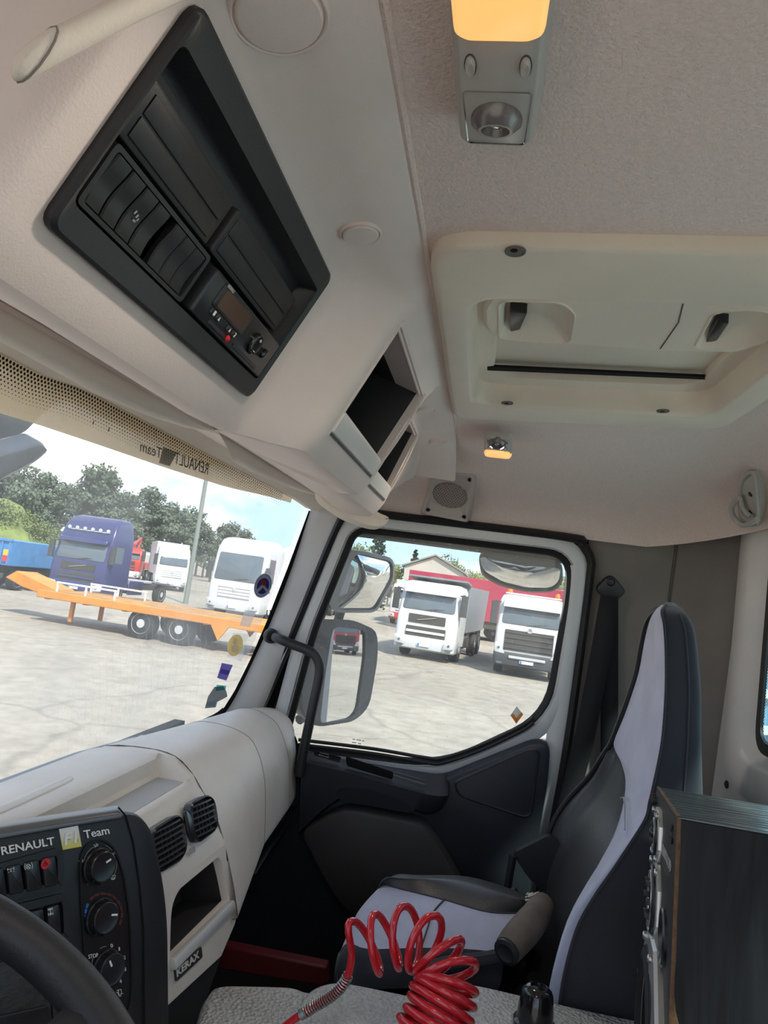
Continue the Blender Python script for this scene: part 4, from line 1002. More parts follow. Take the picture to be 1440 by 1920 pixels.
# dark lower column below the glove compartment
lowp = [G_(292, 1906, -.012), G_(415, 1793, -.012), G_(441, 1733, -.012), V(1.24, .40, -.60), V(1.13, .42, -1.0), V(.94, .38, -1.0)]
B().prism(lowp, (0, .08, 0)).build('lower_column', mat('lower_dash_grey', (.045, .045, .046), .55, grain=.2, gscale=400), dash, smooth=0)
b = B(); b.grid([[V(x, .36+.05*min(1, (x-1.2)/.3), -.59), V(x, .50, -.62), V(x, .66, -1.0)] for x in (1.2, 1.4, 1.6, 1.86)])
b.build('underside', BLKDEEP, dash)
B().plate(fil([atY(x, y, .43) for x, y in [(470, 1640), (500, 1590), (535, 1545), (528, 1560), (500, 1610)]], .01, 3), (0, -1, 0), .01, .003).build('under_cover', BLACK, dash)

# ------------------------------------------------------------------ driver facing centre panel
CPN = V(-.42, -.88, .25).normalized(); CP0 = V(.85, .41, -.43)
def C(px, py, off=0.0): return PL(px, py, CP0+CPN*off, CPN)
pnl = thing('centre_panel', 'black driver facing dash panel with rocker switches and three rotary heater knobs', 'control panel', C(190, 1900, -.05))
def cpoly(pts, r=.004, off=0.0, seg=4): return fil([C(x, y, off) for x, y in pts], r, seg)
ol = cpoly([(-150, 1574), (0, 1553), (232, 1518), (262, 1548), (283, 1640), (292, 1720), (294, 2000), (-150, 2060)], [.01, .01, .02, .02, .03, .03, .01, .01], -.03)
B().plate(ol, CPN, .03, .010).build('fascia', PANELM, pnl)
lt_ = [(-150, 1562), (0, 1541), (120, 1524), (220, 1510)]; lb_ = [(-150, 1594), (0, 1572), (120, 1551), (229, 1533)]
b = B(); b.grid([[C(x0+(x1-x0)*f, y0+(y1-y0)*f, o) for (x0, y0), (x1, y1) in zip(lt_, lb_)] for f, o in ((0, -.022), (.12, -.014), (.3, -.006), (.5, -.001), (.75, .0018), (1, .0012))]); b.build('top_lip', mat('lip_sheen_grey', (.10, .10, .105), .30, spec=.9), pnl, smooth=80)  # grey base colour stands in for the sheen along the lip
B().tube([C(x, y, .0005) for x, y in [(222, 1514), (236, 1530), (250, 1580), (262, 1660), (269, 1740), (271, 1990)]], .0012, 6).build('panel_seam', BLKDEEP, pnl)
st = cpoly([(146, 1612), (158, 1582), (184, 1570), (212, 1582), (231, 1632), (243, 1712), (248, 1850), (244, 1885), (232, 1912), (205, 1930), (165, 1900), (157, 1800), (150, 1700)], .02, .0, 4)
B().ringplate(st, inset(st, .0022, CPN), CPN, .0022).build('heater_rim', BLKSAT, pnl)
hp = [p+CPN*.0004 for p in inset(st, .0022, CPN)]; b = B(); b.f.append([b.P(p) for p in hp]); b.build('heater_plate', mat('heater_black', (.007, .007, .008), .35), pnl, smooth=0)
def sw(parent, pts, sym=None):
    o = fil([C(x, y, .001) for x, y in pts], .003, 3)
    q = B().plate(o, CPN, .007, .002).build('rocker_switch', SWB, parent)
    return q
row = thing('switch_row', 'upper row of three black rocker switches with red hazard switch on the centre panel', 'switch panel', C(60, 1680, 0))
sr = cpoly([(-60, 1634), (0, 1617), (106, 1588), (114, 1600), (115, 1650), (110, 1664), (0, 1692), (-60, 1705)], .006, .0)
B().ringplate(sr, inset(sr, .008, CPN), CPN, .006).build('surround', BLACK, row)
s1 = sw(row, [(5.5, 1624), (33, 1618), (40, 1672), (12, 1678)]); s2 = sw(row, [(38, 1616), (67, 1610), (74, 1665.5), (45.5, 1672)]); s3 = sw(row, [(71, 1609), (98, 1603), (104, 1658), (78, 1664)])
sw(row, [(-30, 1632), (1, 1625), (8, 1680), (-22, 1687)])
def strokes(parent, segs, m=WHITEP, off=.0085, r=.00028, name='symbol'):
    b = B()
    for s in segs: b.tube([C(x, y, off) for x, y in s], r, 5)
    return b.build(name, m, parent, smooth=0)
strokes(s1, [[(14, 1628), (14, 1633)], [(14, 1630.5), (26, 1628)], [(26, 1625.5), (26, 1631)], [(20, 1629), (20.5, 1635)], [(15, 1636), (17, 1635.5)], [(24, 1634), (27, 1633.5)], [(19, 1634), (22, 1633.5)]])
cir = lambda cx, cy, r, n=14: [(cx+r*math.cos(2*PI*i/n), cy+r*math.sin(2*PI*i/n)) for i in range(n+1)]
strokes(s2, [cir(53, 1625, 4.5), [(50, 1622), (56, 1628)], [(50, 1628), (53, 1624), (56, 1623)], [(47, 1619), (45.5, 1625), (47.5, 1631)], [(59, 1617), (61, 1623), (60, 1629)]])
b = B(); b.disc(C(85.5, 1619.5, .0083), CPN, .0056, 24); hz = b.build('hazard_field', REDP, s3, smooth=0)
strokes(s3, [[(85, 1613.5), (91, 1622.5), (80.5, 1624.5), (85, 1613.5)], [(85.3, 1617), (88, 1621), (83.5, 1622), (85.3, 1617)]], DREDP, .0088, .0003, 'hazard_triangle')
row2 = thing('switch_row', 'lower row of black rocker switches with axle lock symbol on the centre panel', 'switch panel', C(70, 1760, 0))
sr = cpoly([(-20, 1706), (60, 1687), (118, 1673), (124, 1690), (127, 1752), (120, 1762), (90, 1768), (-20, 1790)], .006, .0)
B().ringplate(sr, inset(sr, .008, CPN), CPN, .006).build('surround', BLACK, row2)
sw(row2, [(14, 1716), (43, 1709), (50, 1763), (20, 1770)]); sw(row2, [(48, 1708), (76, 1702), (81, 1755), (53, 1762)]); s5 = sw(row2, [(82, 1700), (105.5, 1693.5), (110, 1749), (85.5, 1755)])
strokes(s5, [[(90, 1703), (90.5, 1708)], [(90, 1705.5), (98, 1704)], [(97.5, 1701.5), (98.5, 1706)], cir(94, 1705, 1.8, 8), [(94, 1706), (95, 1713)], [(90.5, 1712), (91, 1717)], [(91, 1714.5), (99, 1713)], [(99, 1710.5), (99.5, 1715)], cir(95, 1714, 1.8, 8)])
def knob(cx, cy, ptr, name, label):
    c = C(cx, cy, 0); n = CPN; pr = C(cx, cy, .014); d = ray(cx, cy); base_c = PL(cx-13, cy+3, CP0, CPN)
    kn = thing('heater_knob', label, 'knob', base_c, None)
    prof = [(.0208, .0002), (.0205, .004), (.0188, .005), (.0176, .012), (.0170, .0138), (.0160, .0145), (.0145, .0138), (.0001, .0138)]
    B().lathe(prof, base_c, n, 40).build('body', BLKSAT, kn, smooth=30)
    u = C(cx+10, cy, 0)-C(cx, cy, 0); 
    for k in range(10):
        a = 2*PI*k/10; ur = n.orthogonal().normalized(); ut = n.cross(ur)
        p = base_c+(ur*math.cos(a)+ut*math.sin(a))*.0184
        B().box(p+n*.008, (.0016, .0016, .009), Matrix((ur, ut, n)).transposed()).build('grip_rib', BLKSAT, kn, smooth=0)
    (x0, y0), (x1, y1) = ptr; a, e = C(x0, y0, .0142), C(x1, y1, .0142); t = (e-a).normalized(); w = n.cross(t)*.0011
    B().prism([a-w, e-w, e+w, a+w], n*.0006).build('pointer', WHITEP, kn, smooth=0)
knob(194.5, 1621, ((199, 1617), (208, 1611)), 'k', 'topmost round black knob of the heater controls, pointer up to the right')
knob(199.5, 1716, ((209, 1715.5), (220, 1715)), 'k', 'middle round black heater knob between blue and dark red arcs')
knob(211, 1812, ((205.5, 1801.5), (209.5, 1812)), 'k', 'lowest round black knob of the heater, numbered 0 to 4')
def arcdash(cx, cy, rx, ry, a0, a1, n, m, name):
    b = B()
    for k in range(n):
        t0 = a0+(a1-a0)*(k+.08)/n; t1 = a0+(a1-a0)*(k+.92)/n; o = []; i_ = []
        for j in range(5):
            t = math.radians(t0+(t1-t0)*j/4); o.append(C(cx+rx*math.cos(t), cy-ry*math.sin(t), .0008)); i_.append(C(cx+(rx-4.2)*math.cos(t), cy-(ry-4.8)*math.sin(t), .0008))
        b.grid([o, i_])
    b.build(name, m, pnl, smooth=0)
arcdash(194, 1714, 35.5, 41, 228, 148, 5, BLUEP, 'cold_scale'); arcdash(194, 1714, 37, 41, 138, -32, 9, DREDP, 'warm_scale')
def ptext(t, x, y, w, h, s=.0006, m=WHITEP, par=None):
    b = B(); b.text(t, C(x-w/2, y+h/2+w*.1, s), C(x+w/2, y+h/2-w*.1, s), C(x-w/2-h*.1, y-h/2+w*.1, s)); b.build('lettering', m, par or pnl, smooth=0)
for t, x, y, w, h in (('0', 209, 1773, 4.4, 7), ('1', 223, 1779, 2.4, 6.5), ('2', 233, 1795, 4, 7), ('3', 234, 1817, 3.6, 7), ('4', 225.5, 1839.5, 4.2, 7), ('STOP', 174.5, 1792, 18, 7.5), ('1', 167, 1818, 2.4, 6.5)): ptext(t, x, y, w, h)
strokes(pnl, [[(186+6*math.cos(a)*0+ (29*math.cos(a)), 1622-(36*math.sin(a))) for a in [math.radians(q) for q in range(95, 235, 10)]], [(190+29*math.cos(a), 1620-36*math.sin(a)) for a in [math.radians(q) for q in range(-50, 20, 10)]], [(190+29*math.cos(a), 1620-36*math.sin(a)) for a in [math.radians(q) for q in range(45, 85, 10)]],
    [(202+30*math.cos(a), 1812-38*math.sin(a)) for a in [math.radians(q) for q in range(95, 125, 8)]], [(202+30*math.cos(a), 1812-38*math.sin(a)) for a in [math.radians(q) for q in range(150, 175, 8)]]], GREYP, .0006, .0003, 'scale_lines')
def figure(x, y, k): return [[(x-4, y-1), (x-1, y), (x, y+4)], [(x+1, y-4), (x+2, y+1), (x-1, y+2)], [(x+3, y-3), (x+5, y-1), (x+3, y+2)]] if k < 3 else [[(x-5, y-3), (x+5, y-4), (x+3, y+3), (x-3, y+4), (x-5, y-3)], [(x-1, y-1), (x, y+5)], [(x+2, y-1), (x+2, y+4)]]
sg = []
for x, y, k in ((179, 1585, 0), (151, 1615, 1), (213, 1600, 2), (212, 1645, 3), (165, 1655, 0)): sg += figure(x, y, k)
sg += [[(219, 1857), (227, 1855), (228, 1863), (231, 1863)], cir(225, 1866, 2, 8), [(222, 1857), (222, 1866)], [(218, 1860), (223, 1863)], [(200, 1858), (203, 1862)], [(203, 1857), (200, 1863)], [(199, 1860), (204, 1860)]]
strokes(pnl, sg, WHITEP, .0006, .00032)
s = thing('dash_sticker', 'white team lettering with yellow and white square stuck along the dash panel top', 'sticker', C(100, 1600, 0))
b = B(); b.text('RENAULT', C(2.7, 1603.5, .0003), C(102, 1583.5, .0003), C(.5, 1588, .0003), bold=.015); b.build('lettering', WHITEP, s, smooth=0)
b = B(); b.text('Team', C(158, 1572.5, .0003), C(205, 1563.5, .0003), C(155, 1557.5, .0003), bold=.01); b.build('lettering', WHITEP, s, smooth=0)
YEL = bpy.data.materials.new('yellow_white_fade'); YEL.use_nodes = True
_t = YEL.node_tree; _g = _t.nodes.new('ShaderNodeTexCoord'); _sx = _t.nodes.new('ShaderNodeSeparateXYZ'); _t.links.new(_g.outputs['Generated'], _sx.inputs[0]); _r = _t.nodes.new('ShaderNodeValToRGB'); _r.color_ramp.elements[0].color = (.72, .66, .12, 1); _r.color_ramp.elements[0].position = .1; _r.color_ramp.elements[1].color = (.72, .73, .72, 1); _r.color_ramp.elements[1].position = .8
_t.links.new(_sx.outputs['Z'], _r.inputs[0]); _t.links.new(_r.outputs[0], _t.nodes['Principled BSDF'].inputs['Base Color'])
q = B().plate([C(117, 1593.5, 0), C(152.5, 1587, 0), C(145.5, 1548, 0), C(110, 1554.5, 0)], CPN, .0009).build('square', YEL, s, smooth=0)
b = B(); b.text('F1', C(120, 1585, .0011), C(147, 1579, .0011), C(118, 1562, .0011), font_shear=.15, bold=.03); b.build('lettering', WHITEP, q, smooth=0)
strokes(q, [[(122, 1584), (124.5, 1582), (124, 1575), (132, 1573.5)], [(125, 1566.5), (132, 1560.5)], [(139, 1580), (146, 1578), (143, 1561)]], BLKDEEP, .0016, .00022, 'outline')
# radio fascia behind the wheel rim
rd = thing('radio_unit', 'dark slot-in radio fascia behind the steering wheel rim', 'radio', C(30, 1900, 0))
rp = cpoly([(-120, 1830), (-20, 1806), (82, 1786), (92, 1880), (98, 1960), (-120, 1990)], .004, .0005)
B().plate(rp, CPN, .004, .001).build('fascia', mat('carbon_look', (.03, .028, .025), .35, grain=.3, gscale=300, var=.6, vscale=70, stretch=(1, 1, 3)), rd)
B().ringplate([p+CPN*.0005 for p in inset(rp, -.006, CPN)], inset(rp, -.0005, CPN), CPN, .005).build('surround', BLACK, rd)
B().plate(cpoly([(-60, 1918), (88, 1884), (92, 1910), (90, 1935), (-60, 1965)], .003, .005), CPN, .003, .001).build('lower_strip', SWB, rd)

# ------------------------------------------------------------------ steering wheel
wc = V(.38, .32, -.34); ta_ = math.radians(25); ef = V(0, math.cos(ta_), math.sin(ta_)); wn = V(0, -math.sin(ta_), math.cos(ta_))
whl = thing('steering_wheel', 'black steering wheel rim with one spoke at the bottom left corner', 'steering wheel', wc-wn*.12)
rim = [wc+V(1, 0, 0)*.2*math.cos(2*PI*i/72)+ef*.2*math.sin(2*PI*i/72) for i in range(72)]
RIM = mat('wheel_leatherette', (.022, .021, .023), .5, spec=.45, grain=.2, gscale=350)
B().tube(rim, .0185, 18, closed=True).build('rim', RIM, whl, smooth=80)
for a in (-25, 205, 90):
    t = math.radians(a); d_ = V(1, 0, 0)*math.cos(t)+ef*math.sin(t); s_ = wn.cross(d_); rows = []
    for k in range(9):
        f = k/8; w = .022+.03*(f**4)+.03*(1-f)**3; c = wc+d_*(.05+.150*f)-wn*(.030*(1-f)); rows.append([c-s_*w+wn*.002, c-s_*w*.6+wn*.009, c+s_*w*.6+wn*.009, c+s_*w+wn*.002, c+s_*w*.6-wn*.010, c-s_*w*.6-wn*.010])
    B().loft(rows).build('spoke', RIM, whl, smooth=60)
B().lathe([(.075, -.05), (.078, -.01), (.07, .008), (.03, .014), (.0001, .015)], wc-wn*.03, wn, 32).build('hub', RIM, whl, smooth=40)
B().lathe([(.035, -.20), (.04, -.05)], wc-wn*.03, wn, 20).build('column', BLACK, whl)
# ================================================================== engine cover, floor bits
def hz_(px, py, z=-.60): return atZ(px, py, z)
eng = thing('engine_cover', 'grey grained rubber engine cover filling the bottom of the cab between the seats', 'engine cover', (1.0, .1, -1.0))
o = fil([hz_(x, y) for x, y in [(382, 1862), (402, 1838), (500, 1840), (554, 1842), (578, 1854), (660, 1846), (770, 1868), (1100, 1890), (1215, 1912), (1330, 2150), (300, 2150)]], [.02, .03, .02, .02, .02, .03, .03, .02, .03, .02, .02], 4)
B().plate([p-V(0, 0, .34) for p in o], (0, 0, 1), .34, .016).build('base', HUMP, eng, smooth=50)
o = fil([hz_(x, y, -.594) for x, y in [(520, 1940), (537, 1908), (560, 1876), (585, 1852), (626, 1841), (660, 1845), (772, 1868), (1010, 1912), (1180, 1960), (1200, 2150), (500, 2150)]], .02, 4)
B().plate([p-V(0, 0, .03) for p in o], (0, 0, 1), .035, .012).build('raised_lid', HUMP, eng, smooth=50)
o = fil([hz_(x, y, -.572) for x, y in [(862, 1836), (900, 1842), (1100, 1888), (1216, 1912), (1320, 2150), (1080, 2150), (880, 1895), (850, 1860)]], .02, 4)
B().plate([p-V(0, 0, .06) for p in o], (0, 0, 1), .06, .012).build('rear_lid', HUMP, eng, smooth=50)
p = [atX(x, y, 1.5) for x, y in [(410, 1772), (612, 1813), (612, 1851), (400, 1816)]]
B().prism(p, (.03, .0, 0)).build('floor_bar', REDBAR, label='dark red painted bar lying across the passenger footwell', cat='bar', bevel=.004)

# ------------------------------------------------------------------ passenger seat
seat = thing('passenger_seat', 'passenger seat in blue grey cover with black leather centre and worn tan roll', 'seat', (1.38, -.1, -1.0))
def sz(x, y, z): return atZ(x, y, z)
cols = [[sz(652, 1768, -.572), sz(668, 1728, -.562), sz(686, 1694, -.556), sz(716, 1661, -.552)],
        [sz(690, 1779, -.566), sz(704, 1738, -.556), sz(724, 1700, -.551), sz(752, 1668, -.549)],
        [sz(790, 1777, -.566), sz(800, 1745, -.557), sz(812, 1712, -.553), sz(833, 1688, -.550)],
        [sz(870, 1779, -.568), sz(880, 1752, -.561), sz(896, 1726, -.556), sz(918, 1711, -.552)],
        [sz(945, 1786, -.572), sz(962, 1758, -.566), sz(978, 1730, -.560), sz(996, 1712, -.556)]]
front = [p+V(.004, .012, -.03) for p in cols[0]]; front2 = [p+V(.01, .006, -.10) for p in cols[0]]
rows = [front2, front]+cols
def sm(rows, a, c): # smooth both ways
    r1 = [cat_rom(r, a) for r in rows]; n = len(r1[0]); cl = [cat_rom([r[i] for r in r1], c) for i in range(n)]
    return [[cl[i][j] for i in range(n)] for j in range(len(cl[0]))]
B().grid(sm(rows, 4, 4)).build('cushion_top', SEATF, seat, smooth=80)
far = []
for (ax_, ay_), (bx_, by_), (cx_, cy_) in (((716, 1661), (726, 1648), (745, 1640)), ((752, 1668), (762, 1648), (790, 1640)), ((833, 1688), (862, 1648), (885, 1645)), ((918, 1711), (945, 1672), (965, 1668)), ((996, 1712), (1000, 1694), (1015, 1690))):
    z0 = -.552; k = len(far); a = [cols[j][3] for j in range(5)][k]
    far.append([a, lerp(a, sz(bx_, by_, -.535), .5)+V(0, 0, .008), sz(bx_, by_, -.535), sz(cx_, cy_, -.545)+V(.03, 0, -.02), sz(cx_, cy_, -.545)+V(.04, 0, -.14)])
ff = [p+V(.004, .012, -.03) for p in far[0]]
B().grid(sm([[p+V(.01, .006, -.10) for p in far[0]], ff]+far, 4, 4)).build('leather_bolster', LEATHER, seat, smooth=80)
nr = []
for k, c in enumerate([cols[0]]+cols):
    a = c[0]; nr.append([a, a+V(-.010, 0, -.010), a+V(-.008+.006*math.sin(k*2.1), 0, -.035), a+V(.006+.006*math.sin(k*1.7), 0, -.06), a+V(.03, 0, -.075)])
nr[0] = [p+V(.02, .016, -.03) for p in nr[0]]
B().grid(sm(nr, 4, 4)).build('cover_skirt', SEATD, seat, smooth=80)
B().box((1.46, -.02, -.80), (.22, .26, .36)).box((1.44, -.10, -.70), (.28, .30, .10)).build('plinth', BLKDEEP, seat, bevel=.01)
def seam(pts, r=.0014, m=SEAMM): B().tube(cat_rom(pts, 5), r, 5).build('seam', m, seat, smooth=0)
seam([c[3]+V(0, 0, .001) for c in cols]); seam([q+V(0, 0, .0015) for q in [cols[2][0], cols[2][1], cols[2][2], cols[2][3]]])
# sagging piping along the near edge, tan roll at the rear
B().tube(cat_rom([sz(800, 1815, -.585), sz(850, 1803, -.577), sz(905, 1797, -.572), sz(955, 1786, -.565)], 5), .010, 8).build('cover_hem', SEATD, seat)
rl = cat_rom([sz(1016, 1696, -.520), sz(1004, 1718, -.522), sz(985, 1742, -.526), sz(968, 1762, -.532), sz(952, 1782, -.540)], 5)
B().tube(rl, [.021+.005*math.sin(i/len(rl)*PI) for i in range(len(rl))], 16).build('tan_roll', FOAM, seat, label='worn tan vinyl roll', smooth=60)
B().lathe([(.0205, 0), (.021, .006), (.015, .008), (.008, .004), (.0001, .004)], rl[-1], (rl[-1]-rl[-3]), 16).build('roll_end', BLACK, seat)
b = B(); rnd = random.Random(5)
for k in range(26):
    a = rnd.random()*PI; p = rl[0]+V(-.012+.02*rnd.random(), .010+.006*math.cos(a), .012*math.sin(a)); b.tube([p, p+V(-.008*rnd.random(), .012*rnd.random(), .008*rnd.random()), p+V(-.012*rnd.random(), .014, .003)], .0008, 4)
b.build('frayed_foam', mat('foam_white', (.6, .58, .52), .9), seat, kind='stuff')

# backrest, lofted over its height
ZB = [-.66, -.60, -.54, -.47, -.42, -.38, -.34, -.30, -.275, -.255, -.20, -.16, -.10, -.04, .0, .022, .034]
def it(z, ks):
    for (z0, a), (z1, c) in zip(ks, ks[1:]):
        if z0 <= z <= z1:
            t = (z-z0)/(z1-z0); return a*(1-t)+c*t
    return ks[0][1] if z < ks[0][0] else ks[-1][1]
xn = lambda z: it(z, [(-.66, 1.19), (-.52, 1.175), (-.42, 1.175), (-.32, 1.195), (-.24, 1.215), (-.12, 1.235), (0, 1.245), (.022, 1.256), (.034, 1.285)])
yn = lambda z: it(z, [(-.66, -.168), (-.56, -.170), (-.50, -.174), (-.44, -.192), (-.36, -.246), (-.30, -.283), (-.22, -.300), (-.13, -.307), (-.03, -.300), (.022, -.292), (.034, -.305)])
xf = lambda z: it(z, [(-.66, 1.66), (-.5, 1.67), (-.40, 1.655), (-.32, 1.61), (-.25, 1.57), (-.16, 1.525), (-.05, 1.49), (.0, 1.455), (.022, 1.405), (.034, 1.345)])
yf = lambda z: it(z, [(-.66, -.20), (-.5, -.195), (-.42, -.225), (-.34, -.268), (-.25, -.298), (-.1, -.318), (.022, -.318), (.034, -.325)])
yb = lambda z: it(z, [(-.66, -.43), (-.4, -.40), (-.25, -.378), (-.1, -.370), (-.02, -.358), (.010, -.350), (.034, -.333)])
fB = lambda z: it(z, [(-.66, .12), (-.56, .14), (-.5, .21), (-.43, .36), (-.38, .48), (-.33, .60), (-.30, .72), (-.275, .88), (-.255, .999)])
wr = lambda z: it(z, [(-.66, .016), (-.45, .014), (-.30, .003), (.034, .001)])
def back_row(z):
    a, e = V(xn(z), yn(z), z), V(xf(z), yf(z), z); rb = yb(z)
    dip = it(z, [(-.66, .02), (-.5, .05), (-.38, .05), (-.28, .022), (-.2, .008), (.034, .0)])
    w = e-a
    fb = fB(z); inner_n = a+w*fb+V(0, -dip*min(1, 4*fb*(1-fb)+.3)*(fb < .99), 0); inner_f = lerp(inner_n, e, .75)+V(0, -dip*.3*(fb < .9), 0)
    return a, e, inner_n, inner_f, rb
fr_, ce_, sd_ = [], [], []
for z in ZB:
    a, e, i_n, i_f, rb = back_row(z)
    fr_.append([a+V(-.003, -wr(z), 0), a, lerp(a, i_n, .2)+V(0, .008, 0), lerp(a, i_n, .5)+V(0, .006, 0), lerp(a, i_n, .8)+V(0, .005, 0), i_n])
    ce_.append([i_n, lerp(i_n, i_f, .33)+V(0, -.004, 0), lerp(i_n, i_f, .66)+V(0, -.004, 0), i_f, lerp(i_f, e, .5)+V(0, .008*(z < -.27), 0), e])
    ay_ = a.y-wr(z); dy_ = rb-ay_; kx = min(.04, .25*(e.x-a.x)); sd_.append([a+V(-.003, -wr(z), 0), V(a.x-.005, ay_+dy_*.2, z), V(a.x-.004, ay_+dy_*.5, z), V(a.x+.002, ay_+dy_*.82, z), V(a.x+kx, rb, z), V((a.x+e.x)/2, rb-.004, z), V(e.x-kx, rb, z), V(e.x, rb+(e.y-rb)*.3, z), e])
ci = V(1.365, -.33, .040)
top_f = [lerp(p, ci, .55)+V(0, 0, .004) for p in fr_[-1]]; top_c = [lerp(p, ci, .55)+V(0, 0, .004) for p in ce_[-1]]; top_s = [lerp(p, ci, .55)+V(0, 0, .004) for p in sd_[-1]]
B().grid(sm(fr_, 4, 3)).build('near_bolster', SEATF, seat, smooth=80)
kz = [i for i, z in enumerate(ZB) if z <= -.254]
B().grid(sm([ce_[i] for i in kz], 4, 3)).build('leather_centre', LEATHER, seat, smooth=80, label='black leather centre of the backrest')
B().tube(cat_rom([r[-1]+V(.0, .004, 0) for r in ce_], 3), .006, 8).build('far_piping', BLACK, seat)
B().grid(sm(sd_, 4, 3)).build('backrest_cover', SEATD, seat, smooth=80)
b = B(); b.grid([sd_[-1], top_s]); b.grid([fr_[-1]+[ce_[-1][-1]], top_f+[top_c[-1]]]); b.f.append([b.P(p) for p in top_s+[q for q in reversed((top_f+[top_c[-1]])[1:-1])]])
b.build('headrest_cap', SEATD, seat, smooth=80)
def lift(p, d): return p+d
seam([r[5]+V(-.002, .003, 0) for r in fr_[:9]], .0016, mat('leather_piping', (.05, .05, .055), .5))
seam([r[0]+V(-.0015, .002, 0) for r in fr_], .0022, SEATD)
seam([V(xn(z)-.006, (yn(z)*.45+yb(z)*.55), z) for z in ZB[3:-1]], .0012)
q0 = back_row(-.33)
seam([lerp(q0[0], q0[2], t)+V(-.001, .009, .03*(1-abs(2*t-.9))-.0*t) for t in (.98, .8, .55, .3, .05)], .0013, mat('seat_piping_light', (.30, .31, .38), .8))
b = B()
for k in range(9): b.tube([V(xn(-.30)-.001-.0012*k*0, yn(-.29)-.004-.004*k, -.262+.001*k), V(xn(-.30)-.001, yn(-.29)-.006-.004*k, -.262+.001*k)], .0011, 4)
b.build('red_stitching', mat('red_thread', (.25, .03, .03), .8), seat)
fl = [atX(x, y, 1.60) for x, y in [(961, 1601), (1030, 1566), (1050, 1580), (1040, 1660), (1018, 1672), (990, 1645)]]
B().prism(fil(fl, .01, 3), (.02, 0, 0)).build('cover_flap', BLACK, seat, smooth=40)
B().tube([atX(962, 1604, 1.60), atX(952, 1662, 1.60), atX(950, 1700, 1.60)], .008, 8).build('seat_bracket', BLACK, seat)
B().tube(cat_rom([atX(960, 1668, 1.5), atX(978, 1690, 1.5), atX(995, 1700, 1.48)], 4), .009, 8).build('buckle_stalk', BLACK, seat)
# ------------------------------------------------------------------ seat belt
sb = thing('seat_belt', 'black seat belt hanging from a bolted anchor on the door pillar', 'seat belt', atS(1060, 1640, .02))
an = fil([atS(x, y, .012) for x, y in [(1143, 1078), (1152, 1082), (1172, 1108), (1160, 1121), (1125, 1117), (1115, 1102), (1134, 1082)]], .010, 4)
B().plate(an, SPN, .018, .005).build('anchor', BLACK, sb)
B().lathe([(.010, 0), (.010, .004), (.007, .007), (.0001, .0075)], atS(1145, 1091, .030), SPN, 18).build('bolt_cap', BLKSAT, sb)
def strap(l, r, off, name):
    L_ = [atS(x, y, o_) for (x, y), o_ in zip(l, off)]; R_ = [atS(x, y, o_) for (x, y), o_ in zip(r, off)]
    b = B(); b.grid([[p for p in L_], [p for p in R_]]); b.build(name, BELT, sb, solid=.002, smooth=60)
strap([(1126, 1116), (1108, 1220), (1080, 1370), (1048, 1500), (1020, 1640), (1000, 1720)], [(1159, 1118), (1146, 1225), (1114, 1390), (1082, 1512), (1062, 1620), (1040, 1720)], [.028, .035, .04, .045, .05, .05], 'shoulder_webbing')
strap([(1126, 1116), (1126, 1250), (1126, 1440), (1126, 1560)], [(1159, 1118), (1159, 1250), (1159, 1430), (1159, 1560)], [.020, .018, .016, .014], 'return_webbing')

# ------------------------------------------------------------------ loudspeaker cabinet
A = V(.85, -.235, -.2066); W_ = V(.28, -.045, -.0304); Wn = W_.normalized(); WL = W_.length
Dn = V(0, -.04, -1); Dn = (Dn-Wn*Dn.dot(Wn)).normalized(); Nn = Wn.cross(Dn).normalized(); Nn = Nn if Nn.y > 0 else -Nn
HH, DD = .375, .27
def S(u, v, n=0.0): return A+W_*u+Dn*v+Nn*n
spk = thing('loudspeaker', 'black wood veneer loudspeaker cabinet with chipped front edge beside the seat', 'loudspeaker', S(.5, HH, -DD/2))
t_ = .016/WL
b = B(); b.loft([[S(0, 0, -.0006), S(1, 0, -.0006), S(1, HH, -.0006), S(0, HH, -.0006)], [S(0, 0, -DD), S(1, 0, -DD), S(1, HH, -DD), S(0, HH, -DD)]])
b.build('cabinet', WOOD, spk, smooth=0, bevel=.0015)
B().loft([[S(-.001, -.0012, -.001), S(1, -.0012, -.001), S(1, -.0002, -.001), S(-.001, -.0002, -.001)], [S(-.001, -.0012, -DD), S(1, -.0012, -DD), S(1, -.0002, -DD), S(-.001, -.0002, -DD)]]).build('top_veneer', WOODTOP, spk, smooth=0)
rnd = random.Random(11)
def raw(pts_a, pts_b): return [lerp(p, q, 1) for p, q in zip(pts_a, pts_b)]
ed = []
for k in range(25):
    v = HH*k/24; d_ = .0008+.0012*rnd.random()+.034*max(0, min(1, (v-.17)/.10))**1.5; ed.append((v, d_))
b = B(); b.grid([[S(-.002, v, .0003) for v, d in ed], [S(-.0036, v, -.0006-d) for v, d in ed], [S(.0, v, -.0026-d) for v, d in ed]]); b.build('chipped_edge', CHIP, spk, smooth=0)
b = B(); b.grid([[S(u/12, -.0018, .0003) for u in range(13)], [S(u/12, -.0022, -.0035-.0012*math.sin(u*2.3)) for u in range(13)], [S(u/12, -.0005, -.006) for u in range(13)]]); b.build('worn_top_edge', CHIP, spk, smooth=0)
B().loft([[S(.004, .002, -.0008), S(.996, .002, -.0008), S(.996, HH, -.0008), S(.004, HH, -.0008)], [S(.004, .002, 0), S(.996, .002, 0), S(.996, HH, 0), S(.004, HH, 0)]]).build('baffle', BAFFLE, spk, smooth=0)
